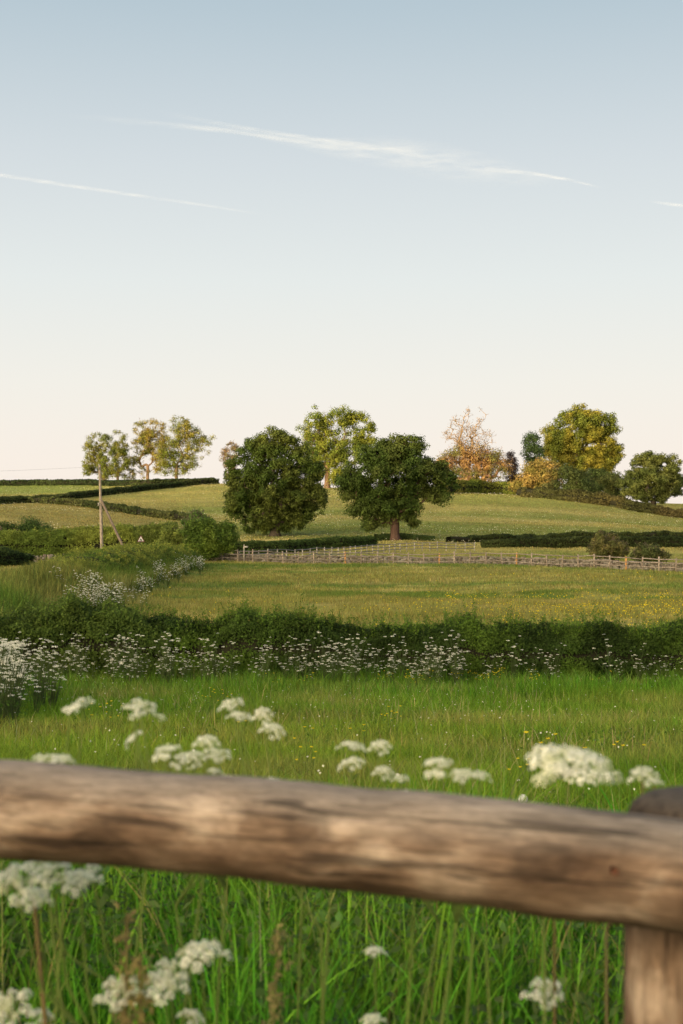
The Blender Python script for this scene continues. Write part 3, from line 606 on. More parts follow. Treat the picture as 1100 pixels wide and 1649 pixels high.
# telegraph pole with its raking strut
pb = on(165, 131); d = pb[1]; t = thing('telegraph_pole', 'grey wooden telegraph pole propped by a slanting strut beside the lane', 'pole', None, pb)
tp = P(160.5, 748, d)
b = Tubes(); tt = np.linspace(0, 1, 9)[:, None]; b.tube((np.array([0, 0, -.5])*(1-tt)+(tp-pb)*tt), np.linspace(.17, .105, 9), 12, (.27, .225, .185)); b.build('pole', M_WOOD, t, smooth=True)
sp_ = P(202, 888, d-.5); a0 = P(163.5, 806, d-.1)
b = Tubes(); b.tube([sp_-pb-(a0-sp_)*.08, (sp_+a0)/2-pb, a0-pb], [.13, .12, .105], 10, (.16, .125, .10)); b.build('strut', M_WOOD, t, smooth=True)
b = Tubes(); b.box(tp-pb+np.array([0, -.13, -.35]), (.05, .03, .12), 0, (.12, .12, .12)); b.tube([tp-pb+np.array([0, -.1, -.1]), tp-pb+np.array([-.12, -.14, .05])], [.03, .03], 6, (.3, .3, .3)); b.build('insulator', M_WOOD, t)
b = Tubes(); e1 = P(158, 812, d); b.box(e1-pb+np.array([0.1, -.16, 0]), (.1, .02, .15), 0, (.2, .19, .17)); b.build('notice_plate', M_WOOD, t)
# overhead wire leaving toward the left
w0 = tp+np.array([-.1, 0, -.2]); w1 = P(-900, 770, 135); q = np.linspace(0, 1, 24)[:, None]; pts = w0*(1-q)+w1*q; pts[:, 2] -= (4*q*(1-q))[:, 0]*.5
b = Tubes(); b.tube(pts-w0, .006, 4, (.08, .08, .08)); o = b.build('overhead_wire', M_WOOD); o.location = w0; tag(o, 'thin overhead wire leaving the telegraph pole toward the left edge', 'wire')

# road sign: white triangle, red border, black mark
def flat_mat(name, c, r=.5):
    m, n, l = mat_new(name); n['Principled BSDF'].inputs['Base Color'].default_value = (*c, 1); n['Principled BSDF'].inputs['Roughness'].default_value = r
    ns = n.new('ShaderNodeTexNoise'); ns.inputs['Scale'].default_value = 6; mr = n.new('ShaderNodeMapRange'); l.new(ns.outputs[0], mr.inputs[0]); mr.inputs[3].default_value = r-.1; mr.inputs[4].default_value = r+.15; l.new(mr.outputs[0], n['Principled BSDF'].inputs['Roughness']); return m
MW, MR_, MK = flat_mat('sign_white', (.42, .42, .42)), flat_mat('sign_red', (.10, .02, .02)), flat_mat('sign_black', (.02, .02, .02))
def prism(name, poly, y0, y1, mat, parent):
    poly = np.array(poly, float); n_ = len(poly); V = np.concatenate([np.stack([poly[:, 0], np.full(n_, y0), poly[:, 1]], 1), np.stack([poly[:, 0], np.full(n_, y1), poly[:, 1]], 1)])
    me = bpy.data.meshes.new(name); me.from_pydata(V.tolist(), [], [list(range(n_)), list(range(2*n_-1, n_-1, -1))]+[[k, k+n_, (k+1) % n_+n_, (k+1) % n_] for k in range(n_)]); me.materials.append(mat); me.update()
    o = bpy.data.objects.new(name, me); COL.objects.link(o); o.parent = parent; return o
sb = on(227, 134); zc = EYE-(868-CY)/F*134-sb[2]; t = thing('road_sign', 'small triangular white warning sign with a black mark in front of the dark lane hedge', 'road sign', None, sb)
prism('border', [(-.36, zc-.26), (.36, zc-.26), (0, zc+.38)], 0, .02, MR_, t)
prism('panel', [(-.27, zc-.21), (.27, zc-.21), (0, zc+.27)], -.006, -.001, MW, t)
prism('symbol', [(-.12, zc-.2), (-.05, zc-.2), (-.02, zc-.06), (.07, zc-.2), (.14, zc-.2), (.10, zc+.0), (.06, zc+.0), (.05, zc-.08), (-.03, zc+.04), (-.07, zc+.0)], -.012, -.007, MK, t)
b = Tubes(); b.tube([(0, .05, -.3), (0, .05, zc+.3)], .035, 8, (.10, .10, .10)); b.build('post', M_WOOD, t)

# ------------------------------------------------------------------ cow parsley
WHITE = np.array([.93, .93, .82]); CREAM = np.array([.76, .77, .56]); STEM = (.20, .27, .07)
def umbel_near(diam, seed, sparse=1.0):
    """compound umbel, domed: rays carrying flat clusters of five petalled florets; origin at the ray joint"""
    g_ = np.random.default_rng(seed); tb = Tubes(); pet = []; pc = []
    nr = int(19*sparse); ov = g_.uniform(.85, 1.15, 2)
    for k in range(nr):
        rr = math.sqrt((k+.5)/nr)*diam*.46*g_.uniform(.82, 1.12); an = k*2.39996+g_.normal(0, .15)
        c = np.array([math.cos(an)*rr, math.sin(an)*rr, diam*.32-rr*rr/diam*.8+g_.normal(0, diam*.028)])
        tb.tube([(0, 0, 0), c*.55+np.array([0, 0, -.02*diam]), c-np.array([0, 0, diam*.05])], [diam*.008, diam*.006, diam*.005], 4, STEM, cap=False)
        ru = diam*g_.uniform(.075, .125); nf = 22; axis_ = unit(np.array([c[0], c[1], diam*.7]))
        colr = WHITE if g_.random() < .8 else CREAM
        for f in range(nf):
            fr = math.sqrt((f+.5)/nf)*ru; fa = f*2.39996
            t1 = unit(np.cross(axis_, [1, .3, 0])); t2 = np.cross(axis_, t1)
            p = c + t1*math.cos(fa)*fr + t2*math.sin(fa)*fr - axis_*fr*fr/ru*.8 + g_.normal(0, ru*.05, 3)
            nrm = unit(axis_ + (p-c)/ru*.8 + g_.normal(0, .2, 3)); u_ = unit(np.cross(nrm, g_.normal(size=3))); v_ = np.cross(nrm, u_); pr = ru*.2
            for a5 in range(5):
                th = a5*2*math.pi/5; e1 = u_*math.cos(th)+v_*math.sin(th); e2 = -u_*math.sin(th)+v_*math.cos(th)
                pet.append([p, p+e1*pr*.6-e2*pr*.42, p+e1*pr+nrm*pr*.15, p+e1*pr*.6+e2*pr*.42]); pc.append(colr*g_.uniform(.88, 1.05))
    T = Tubes(); T.quads(np.array(pet).reshape(-1, 3), np.array(pc)); T.V.append(np.concatenate(tb.V)); T.F.append(np.concatenate(tb.F)+T.n); T.C.append(np.concatenate(tb.C)); T.n += tb.n
    o = T.build('flower_head', M_PETAL); return o
protos = [umbel_near(1.0, 100+k, s_) for k, s_ in enumerate((1, 1.2, .95, .85, 1.9))]
meshes = [o.data for o in protos]
for o in protos: bpy.data.objects.remove(o)
cp_g = None
def parsley(label, heads, root=None, dry=False):
    """heads: (px, py, width px, distance); every flower head hangs on one branching stem rooted in the ground"""
    H_ = [(P(a[0], a[1], a[3]), a[2]/F*a[3]*(1.18 if a[1] > 1380 else 1.08)) for a in heads]; low_ = heads[0][1] > 1380
    cx = np.mean([h[0][0] for h in H_])+R.normal(0, .03); cy = np.mean([h[0][1] for h in H_])+.05
    base = np.array([cx, cy, gz(cx, cy)]); t = thing('cow_parsley', label, 'cow parsley', None, base)
    zf = min(h[0][2] for h in H_)-.22; fk = np.array([cx, cy, max(base[2]+.15, zf)])
    fk[0] += R.normal(0, .05); fk[1] += R.normal(0, .04)
    b = Tubes(); b.tube([(0, 0, -.03), (fk-base)*.5+np.array([R.normal(0, .03), R.normal(0, .03), 0]), fk-base], [.0026, .0024, .002], 7, STEM if not dry else (.25, .2, .1))
    for (p, w_) in H_:
        q = p-np.array([0, 0, w_*.30]); m_ = (fk+q)/2+np.array([(q-fk)[0]*.25, 0, -.02])
        b.tube([fk-base, m_-base, q-base], [.002, .0017, .0013], 6, STEM if not dry else (.25, .2, .1), cap=False)
    # ferny leaves low on the stem
    kk = 260; f = R.random(kk); sp2 = R.normal(0, 1, (kk, 2)); 
    lp = np.stack([sp2[:, 0]*.09, sp2[:, 1]*.06, (fk[2]-base[2])*(.1+.65*f)], 1)
    b.quads(leaf_quads(lp, R.normal(size=(kk, 3))+np.array([0, 0, 1]), R.uniform(.012, .03, kk), .4).reshape(-1, 3), np.array([.06, .12, .03]))
    b.build('stem', M_GRASS, t)
    for k, (p, w_) in enumerate(H_):
        me = meshes[4 if w_ > .1 else (k+int(w_*1e4)) % 4]; o = bpy.data.objects.new('flower_head', me); COL.objects.link(o); o.parent = t
        o.location = (p-base)-np.array([0, 0, w_*.22]); o.scale = (w_, w_, w_*(1.15 if low_ else .8 if w_ > .1 else 1.0)); tl_ = .06 if w_ > .1 else .22; o.rotation_euler = (.25+R.normal(0, tl_), R.normal(0, tl_), R.uniform(0, 6.28)*0)
    return t
parsley('largest cow parsley, one broad domed white flower head above the rail on the right', [(915, 1214, 150, 1.78)])
parsley('cow parsley with two flower heads at the far left above the rail', [(134, 1130, 50, 2.1), (112, 1140, 30, 2.15)])
parsley('cow parsley with a broad flower head and two small buds above the rail', [(226, 1134, 54, 2.05), (215, 1152, 18, 2.1), (258, 1153, 18, 2.1)])
parsley('cow parsley whose tilted flower head rises just below the broad left one', [(219, 1184, 38, 2.2)])
parsley('cow parsley with its heads half hidden behind the left part of the rail', [(70, 1222, 52, 1.95), (98, 1220, 44, 1.97)])
parsley('cow parsley with four heads in a stepped row, the highest above the rail', [(374, 1130, 44, 2.4), (386, 1150, 42, 2.35), (424, 1147, 36, 2.35), (438, 1172, 44, 2.3)])
parsley('cow parsley carrying a bunched group of white heads over the rail left of centre', [(272, 1206, 58, 2.0), (333, 1192, 46, 2.1), (312, 1217, 42, 2.05), (352, 1212, 44, 2.1), (290, 1222, 36, 2.0)])
parsley('cow parsley with small heads sinking behind the rail below the bunched group', [(345, 1240, 30, 2.1), (362, 1252, 34, 2.15)])
parsley('single small cow parsley head touching the top edge of the rail', [(441, 1257, 36, 2.1)])
parsley('cow parsley with three thin flat heads near the middle of the picture', [(567, 1198, 48, 2.2), (612, 1199, 40, 2.2), (567, 1226, 46, 2.15)])
parsley('cow parsley with three small round heads sinking toward the middle of the rail', [(617, 1240, 36, 2.1), (645, 1251, 30, 2.1), (646, 1277, 34, 2.0)])
parsley('cow parsley with a row of three heads right of the middle above the rail', [(708, 1228, 62, 1.9), (745, 1244, 44, 1.95), (774, 1246, 38, 1.95)])
parsley('small cow parsley head barely showing over the rail right of the middle', [(700, 1292, 34, 1.95)])
parsley('fading brownish cow parsley head beside the top of the post', [(1036, 1244, 50, 1.9), (1054, 1256, 30, 1.95)], dry=True)
parsley('cow parsley crowding under the rail at the far left with four pale heads', [(28, 1412, 84, 1.85), (84, 1404, 66, 1.85), (55, 1440, 58, 1.9), (130, 1412, 66, 1.9)])
parsley('cow parsley peeping out right under the lower edge of the rail at the left', [(60, 1388, 46, 2.0), (150, 1398, 34, 2.0)])
parsley('cow parsley with one tall round head at left centre below the rail', [(326, 1530, 82, 2.0)])
parsley('cow parsley with three overlapping heads at the lower left', [(272, 1560, 62, 2.0), (193, 1590, 70, 2.0), (266, 1586, 82, 1.98)])
parsley('little cow parsley head near the bottom edge at left centre', [(306, 1634, 42, 2.0)])
parsley('cow parsley in the bottom left corner with two heads', [(14, 1618, 84, 1.9), (66, 1636, 50, 1.95)])
parsley('cow parsley with a single head in the grass left of the fence post', [(876, 1592, 62, 2.1)])
parsley('cow parsley with a tiny flower head in the grass below the middle of the rail', [(603, 1530, 36, 2.4)])
parsley('cow parsley bud at the bottom edge near the middle', [(600, 1640, 40, 2.2)])

# smaller plants farther off: one mesh each, copied
def parsley_far(seed, h=1.0, heads=9, low=False):
    g_ = np.random.default_rng(seed); T = Tubes()
    for k in range(heads):
        an = g_.uniform(0, 6.28); r_ = g_.uniform(0, .28)*h; z_ = h*g_.uniform(.38, 1.0)
        c = np.array([math.cos(an)*r_, math.sin(an)*r_, z_])
        T.tube([(0, 0, 0), (c[0]*.4, c[1]*.4, z_*.6), c-np.array([0, 0, .03])], [.006, .005, .003], 3, (.07, .10, .035), cap=False)
        w_ = g_.uniform(.04, .09)
        for m_ in range(9):
            ra = math.sqrt((m_+.5)/9)*w_*.5; a2 = m_*2.4; p = c+np.array([math.cos(a2)*ra, math.sin(a2)*ra, .02-ra*ra*4])
            nf = 5 if not low else 2
            T.quads(leaf_quads(p+g_.normal(0, w_*.06, (nf, 3)), g_.normal(0, .8, (nf, 3))+np.array([0, 0, .8]), w_*.16 if not low else w_*.32, .9).reshape(-1, 3), WHITE*g_.uniform(.7, .92))
    kk = 34; lp = np.stack([g_.normal(0, .12, kk), g_.normal(0, .12, kk), g_.uniform(.03, .5, kk)*h], 1)
    T.quads(leaf_quads(lp, g_.normal(size=(kk, 3))+np.array([0, 0, 1]), g_.uniform(.03, .06, kk), .45).reshape(-1, 3), np.array([.075, .16, .025]))
    o = T.build('cow_parsley', M_PETAL); me = o.data; bpy.data.objects.remove(o); return me
FP_ = [parsley_far(200+k, 1.0, 8+3*(k % 4)) for k in range(8)]
def scatter(mset, name, label, cat, group, pts, smin, smax):
    for (x, y) in pts:
        o = bpy.data.objects.new(name, mset[random.randrange(len(mset))]); COL.objects.link(o)
        o.location = (x, y, gz(x, y)-.02); s_ = random.uniform(smin, smax); o.scale = (s_, s_, s_); o.rotation_euler = (random.gauss(0, .06), random.gauss(0, .06), random.uniform(0, 6.28))
        tag(o, label, cat, group)
pts = []
def band(n_, a, b, d0, d1):
    for _ in range(n_):
        px = random.uniform(a, b); dd = random.uniform(d0, d1); pts.append(((px-CX)/F*dd, dd))
for c_, w_, n_ in [(130, 16, 9), (175, 14, 8), (215, 12, 10), (262, 14, 9), (300, 8, 4), (335, 12, 7), (372, 9, 4), (425, 10, 5), (458, 6, 3), (500, 12, 6), (540, 14, 10), (575, 10, 7), (615, 10, 4), (655, 14, 9), (700, 14, 12), (733, 8, 6), (790, 10, 3), (845, 12, 3), (880, 10, 3), (985, 14, 3), (1050, 12, 4), (1085, 10, 4)]:
    for _ in range(n_):
        dd = random.uniform(32.8, 34.5); pts.append(((random.gauss(c_, w_)-CX)/F*dd, dd))
scatter(FP_, 'cow_parsley', 'white flowered cow parsley standing in the strip along the foot of the dark hedge', 'cow parsley', 'cow parsley along the foot of the near hedge', pts, .55, 1.3)
pts = []
for _ in range(105):
    dd = random.uniform(19, 31); px = random.triangular(-70, 120, -10) if dd > 25 else random.triangular(-70, 60, -30); pts.append(((px-CX)/F*dd, dd))
scatter(FP_, 'cow_parsley', 'tall cow parsley in the dense white clump at the left edge of the near meadow', 'cow parsley', 'cow parsley clump at the left edge', pts, 1.0, 1.35)
FPL = [parsley_far(300+k, 1.1, 14, True) for k in range(3)]
pts = []
for _ in range(70):
    dd = random.uniform(57, 67); px = random.gauss(152, 28); pts.append(((px-CX)/F*dd, dd))
for _ in range(70):
    dd = random.uniform(72, 120); px = 222+(dd-72)*2.15+random.gauss(4, 10); pts.append(((px-CX)/F*dd, dd))
pts.sort(key=lambda q: q[1])
scatter(FPL, 'cow_parsley', 'distant cow parsley whitening the foot of the grassy bank on the left', 'cow parsley', 'cow parsley on the curving bank', pts[:30], .65, 1.1)
T = Tubes()
for (x, y) in pts[30:]:      # the farthest of them, past the three hundred that show largest
    me = FPL[random.randrange(3)]; nv = len(me.vertices); co = np.empty(nv*3, np.float32); me.vertices.foreach_get('co', co); co = co.reshape(-1, 3)*random.uniform(.6, 1.1)
    cl = np.empty(nv*4, np.float32); me.color_attributes['col'].data.foreach_get('color', cl); fi = np.empty(len(me.loops), np.int32); me.loops.foreach_get('vertex_index', fi)
    an = random.uniform(0, 6.28); cs_, sn_ = math.cos(an), math.sin(an)
    T.V.append(np.stack([co[:, 0]*cs_-co[:, 1]*sn_+x, co[:, 0]*sn_+co[:, 1]*cs_+y, co[:, 2]+gz(x, y)-.02], 1)); T.F.append(fi.reshape(-1, 4)+T.n); T.C.append(cl.reshape(-1, 4)[:, :3]); T.n += nv
tag(T.build('cow_parsley_drift', M_PETAL), 'far drift of cow parsley along the bank toward the rail fence', 'cow parsley', kind='stuff')

# ------------------------------------------------------------------ buttercups, dandelion clock, grass heads
YEL = np.array([.78, .60, .02])
def buttercup(seed, h=.42):
    g_ = np.random.default_rng(seed); T = Tubes()
    for k in range(g_.integers(1, 4)):
        c = np.array([g_.normal(0, .05), g_.normal(0, .05), h*g_.uniform(.8, 1.1)])
        T.tube([(0, 0, 0), c*.5, c], [.002, .002, .0015], 3, (.08, .13, .03), cap=False)
        for a5 in range(5):
            th = a5*1.2566; e1 = np.array([math.cos(th), math.sin(th), .55]); e2 = np.array([-math.sin(th), math.cos(th), 0])
            T.quads(np.array([c, c+e1*.009-e2*.008, c+e1*.015, c+e1*.009+e2*.008]), YEL)
    o = T.build('buttercup', M_PETAL); me = o.data; bpy.data.objects.remove(o); return me
BC = [buttercup(400+k) for k in range(5)]
pts = []
def spot(px, py, n_, sp=6, d0=None):
    p = hit(px, py, 6, 35) if d0 is None else on(px, d0)
    for _ in range(n_): pts.append((p[0]+random.gauss(0, sp*p[1]/F), p[1]+random.gauss(0, .35)))
for px, py, n_ in [(440, 1128, 2), (500, 1122, 3), (620, 1120, 5), (660, 1122, 6), (690, 1126, 4), (745, 1122, 3), (775, 1120, 8), (805, 1118, 9), (865, 1122, 6), (970, 1122, 2), (340, 1162, 3), (372, 1172, 2), (150, 1192, 2), (175, 1200, 3), (632, 1212, 4), (470, 1280, 1), (495, 1285, 2), (875, 1300, 3), (860, 1312, 2), (935, 1320, 2), (1005, 1300, 2), (395, 1245, 1), (590, 1255, 1), (822, 1310, 1)]: spot(px, py, n_)
scatter(BC, 'buttercup', 'small yellow buttercup standing in the near meadow grass', 'buttercup', 'buttercups in the near meadow', pts, .9, 1.3)
n_ = 80000; x, y = wedge(n_, 38, 132, -20, 1120, .4); px = CX+F*x/y
pr = .7*np.clip((px-500)/600, .05, 1)*np.clip(1.3-np.abs(y-57)/15, .02, 1)*np.clip((fbm(x*.5, y, 5, 40)-.3)*4, 0, 1)
k = (R.random(n_) < pr) & (bank(x, y) < .1); x, y = x[k], y[k]; m_ = len(x)
T = Tubes(); zz = ground_z(x, y)+R.uniform(.16, .34, m_)
T.quads(leaf_quads(np.stack([x, y, zz], 1), R.normal(0, .7, (m_, 3))+np.array([0, -.4, 1]), R.uniform(.04, .07, m_)*np.clip(y/70, .8, 1.3), 1.0).reshape(-1, 3), np.tile(YEL*.9, (m_, 1))*R.uniform(.8, 1.1, (m_, 1)))
tag(T.build('buttercup_carpet', M_PETAL), 'yellow haze of buttercups spread over the field just beyond the hedge, densest at right', 'buttercups', kind='stuff')
n_ = 11000; x, y = wedge(n_, 180, 345, 0, 1120, .3); k = (R.random(n_) < np.clip((fbm(x*.4, y, 14, 44)-.4)*5, 0, 1)); x, y = x[k], y[k]; m_ = len(x)
T = Tubes(); T.quads(leaf_quads(np.stack([x, y, ground_z(x, y)+.3], 1), R.normal(0, .6, (m_, 3))+np.array([0, -.6, 1]), R.uniform(.08, .17, m_), .8).reshape(-1, 3), np.tile(np.array([.62, .60, .42]), (m_, 1)))
tag(T.build('seed_heads', M_PETAL), 'pale flower and seed heads speckling the grassy hillside', 'flowers', kind='stuff')
n_ = 500; x, y = wedge(n_, 8, 33, 0, 1120, .8); T = Tubes(); m_ = n_
T.quads(leaf_quads(np.stack([x, y, ground_z(x, y)+R.uniform(.2, .38, m_)], 1), R.normal(0, .6, (m_, 3))+np.array([0, -.6, 1]), R.uniform(.012, .024, m_), 1).reshape(-1, 3), np.tile(np.array([.62, .62, .52]), (m_, 1)))
tag(T.build('tiny_white_flowers', M_PETAL), 'tiny white specks of clover and daisies in the near meadow', 'flowers', kind='stuff')
dp = P(842, 1287, 8.5); base = np.array([dp[0], dp[1], gz(dp[0], dp[1])]); t = thing('dandelion_clock', 'white round dandelion clock in the meadow just above the rail', 'dandelion', None, base)
b = Tubes(); b.tube([(0, 0, 0), dp-base], [.003, .002], 5, (.2, .2, .1)); b.build('stem', M_GRASS, t)
u = unit(R.normal(size=(260, 3))); b = Tubes(); b.quads(leaf_quads(dp-base+u*.028, u, .012, .9).reshape(-1, 3), np.array([.75, .75, .72])); b.build('seed_head', M_PETAL, t)
# a few taller stalks near the lens
def stalk(label, px, top, d, col, w_=.005, lx=0, ear=True):
    p = P(px, top, d); x0 = p[0]-lx; z0 = gz(x0, d); base = np.array([x0, d, z0]); t = thing('grass_stalk', label, 'grass stalk', None, base)
    b = Tubes(); v = p-base; b.tube([(0, 0, -.02), v*.35+np.array([-lx*.15, 0, .03]), v*.7, v], [w_, w_*.9, w_*.7, w_*.4], 6, col); b.build('stem', M_GRASS, t)
    if ear:
        k = 120; f = R.random(k)[:, None]; q = v*(1-.22*f)+R.normal(0, .008, (k, 3)); b = Tubes(); b.quads(leaf_quads(q, R.normal(size=(k, 3)), .016, .4).reshape(-1, 3), np.array(col)*1.25); b.build('seed_head', M_GRASS, t)
stalk('yellow green stalk rising to the underside of the rail right of the middle', 668, 1440, 2.0, (.17, .24, .05), .0042, .06, False)
stalk('bright green stalk standing to the right of the yellow green one', 730, 1450, 2.2, (.10, .24, .03), .004, .05, False)
stalk('bent pale green stalk to the left of the post', 782, 1510, 2.0, (.18, .24, .06), .0042, -.05, False)
stalk('reddish brown straight stem close to the left side of the post', 893, 1470, 2.1, (.20, .14, .06), .004, 0, False)
stalk('olive brown seeding stalk below the rail at left centre', 205, 1470, 2.0, (.24, .19, .08), .005, .02)
stalk('slanting brown stalk crossing the lower left grass', 55, 1450, 1.9, (.22, .16, .07), .006, -.1, False)
stalk('thin straw stalk with a drooping seed head below the rail', 450, 1500, 2.3, (.26, .22, .09), .003, .06)
stalk('olive stalk with a fuzzy head near the lower left group of flowers', 228, 1540, 1.95, (.22, .18, .07), .004, .03)

# ------------------------------------------------------------------ the near rail and post
def log_mat(name, axis_x=True):
    m, n, l = mat_new(name); b = n['Principled BSDF']; g = n.new('ShaderNodeTexCoord')
    geo = n.new('ShaderNodeNewGeometry')
    def N(scale, sx_, sy_, sz_, det=6, rough=.6, dist=0):
        mp = n.new('ShaderNodeMapping'); mp.inputs['Scale'].default_value = (sx_, sy_, sz_); l.new(g.outputs['Object'], mp.inputs[0])
        t = n.new('ShaderNodeTexNoise'); t.inputs['Scale'].default_value = scale; t.inputs['Detail'].default_value = det; t.inputs['Roughness'].default_value = rough; t.inputs['Distortion'].default_value = dist
        l.new(mp.outputs[0], t.inputs['Vector']); return t
    S3 = (1, 7, 7) if axis_x else (7, 7, 1)
    big = N(5.5, *((1, 2.2, 2.2) if axis_x else (2.2, 2.2, 1)), 4, .55, .4); grain = N(22, *S3, 8, .65, .5); fine = N(90, *S3, 4, .6)
    r1 = n.new('ShaderNodeValToRGB'); l.new(big.outputs[0], r1.inputs[0]); el = r1.color_ramp.elements
    el[0].position = .36; el[0].color = (.055, .032, .02, 1); el[1].position = .70; el[1].color = (.37, .29, .235, 1)
    k = el.new(.45); k.color = (.10, .063, .042, 1); k = el.new(.56); k.color = (.165, .112, .08, 1)
    r2 = n.new('ShaderNodeMapRange'); l.new(grain.outputs[0], r2.inputs[0]); r2.inputs[1].default_value = .3; r2.inputs[2].default_value = .7; r2.inputs[3].default_value = .55; r2.inputs[4].default_value = 1.4
    r3 = n.new('ShaderNodeMapRange'); l.new(fine.outputs[0], r3.inputs[0]); r3.inputs[1].default_value = .3; r3.inputs[2].default_value = .7; r3.inputs[3].default_value = .8; r3.inputs[4].default_value = 1.18
    mu = n.new('ShaderNodeMath'); mu.operation = 'MULTIPLY'; l.new(r2.outputs[0], mu.inputs[0]); l.new(r3.outputs[0], mu.inputs[1])
    v = n.new('ShaderNodeVectorMath'); v.operation = 'SCALE'; l.new(r1.outputs[0], v.inputs[0]); l.new(mu.outputs[0], v.inputs['Scale'])
    # upper side painted greyer: weathering, with the sky's light put into the colour
    sp_ = n.new('ShaderNodeSeparateXYZ'); l.new(geo.outputs['Normal'], sp_.inputs[0]); up = n.new('ShaderNodeMapRange'); l.new(sp_.outputs['Z'], up.inputs[0]); up.inputs[1].default_value = .35; up.inputs[2].default_value = .95; up.inputs[4].default_value = .75
    gy = n.new('ShaderNodeMix'); gy.data_type = 'RGBA'; l.new(up.outputs[0], gy.inputs['Factor']); l.new(v.outputs[0], gy.inputs[6])
    gs = n.new('ShaderNodeVectorMath'); gs.operation = 'SCALE'; gs.inputs[0].default_value = (.24, .21, .19); l.new(mu.outputs[0], gs.inputs['Scale']); l.new(gs.outputs[0], gy.inputs[7])
    src = gy.outputs[2]
    ck = N(9, *((.45, 9, 9) if axis_x else (9, 9, .45)), 3, .5, .3)     # long drying cracks, drawn as dark streaks
    cr = n.new('ShaderNodeMapRange'); l.new(ck.outputs[0], cr.inputs[0]); cr.inputs[1].default_value = .36; cr.inputs[2].default_value = .43; cr.inputs[3].default_value = .4; cr.inputs[4].default_value = 1
    cur = cr.outputs[0]
    for kx, ky, kz in (KNOTS if axis_x else []):
        kd = n.new('ShaderNodeMapping'); kd.vector_type = 'POINT'; kd.inputs['Location'].default_value = (-kx*.6, -ky, -kz); kd.inputs['Scale'].default_value = (.6, 1, 1); l.new(g.outputs['Object'], kd.inputs[0])
        ln_ = n.new('ShaderNodeVectorMath'); ln_.operation = 'LENGTH'; l.new(kd.outputs[0], ln_.inputs[0])
        wb = n.new('ShaderNodeMath'); wb.operation = 'MULTIPLY_ADD'; l.new(grain.outputs[0], wb.inputs[0]); wb.inputs[1].default_value = .02; l.new(ln_.outputs['Value'], wb.inputs[2])
        kr = n.new('ShaderNodeValToRGB'); l.new(wb.outputs[0], kr.inputs[0]); ke = kr.color_ramp.elements
        ke[0].position = .012; ke[0].color = (.4, .4, .4, 1); ke[1].position = .055; ke[1].color = (1, 1, 1, 1)
        k2 = ke.new(.02); k2.color = (.8, .8, .8, 1); k2 = ke.new(.028); k2.color = (.6, .6, .6, 1); k2 = ke.new(.034); k2.color = (1, 1, 1, 1)
        m_ = n.new('ShaderNodeMath'); m_.operation = 'MULTIPLY'; l.new(cur, m_.inputs[0]); l.new(kr.outputs[0], m_.inputs[1]); cur = m_.outputs[0]
    cv = n.new('ShaderNodeVectorMath'); cv.operation = 'SCALE'; l.new(src, cv.inputs[0]); l.new(cur, cv.inputs['Scale']); src = cv.outputs[0]
    if not axis_x:   # the wet, rotten upper end of the post
        gp = n.new('ShaderNodeSeparateXYZ'); l.new(g.outputs['Object'], gp.inputs[0]); rt = n.new('ShaderNodeMapRange'); l.new(gp.outputs['Z'], rt.inputs[0]); rt.inputs[1].default_value = 1.12; rt.inputs[2].default_value = 1.2; rt.inputs[3].default_value = 1; rt.inputs[4].default_value = .3
        dk = n.new('ShaderNodeVectorMath'); dk.operation = 'SCALE'; l.new(src, dk.inputs[0]); l.new(rt.outputs[0], dk.inputs['Scale']); src = dk.outputs[0]
    l.new(src, b.inputs['Base Color']); b.inputs['Roughness'].default_value = .8; b.inputs['Specular IOR Level'].default_value = .2
    bp = n.new('ShaderNodeBump'); bp.inputs['Strength'].default_value = .6; bp.inputs['Distance'].default_value = .006; l.new(grain.outputs[0], bp.inputs['Height']); l.new(bp.outputs[0], b.inputs['Normal'])
    return m
KNOTS = [(.405, -.045, .02), (.66, -.05, .012), (.16, -.05, -.01)]
M_RAIL = log_mat('weathered_rail'); M_POST = log_mat('weathered_post', False)
A = P(-120, 1290, 1.73); Bp = P(1240, 1420, 1.40)
A = P(0, 1303, 1.70); Bp = P(1100, 1406, 1.46); dv = (Bp-A)
ax = unit(dv); Ls = np.linalg.norm(dv); an_ = math.atan2(dv[1], dv[0])
t_f = thing('wooden_fence', 'blurred weathered round rail fence close to the camera across the foreground', 'fence', None, (A[0], A[1], gz(A[0], A[1])))
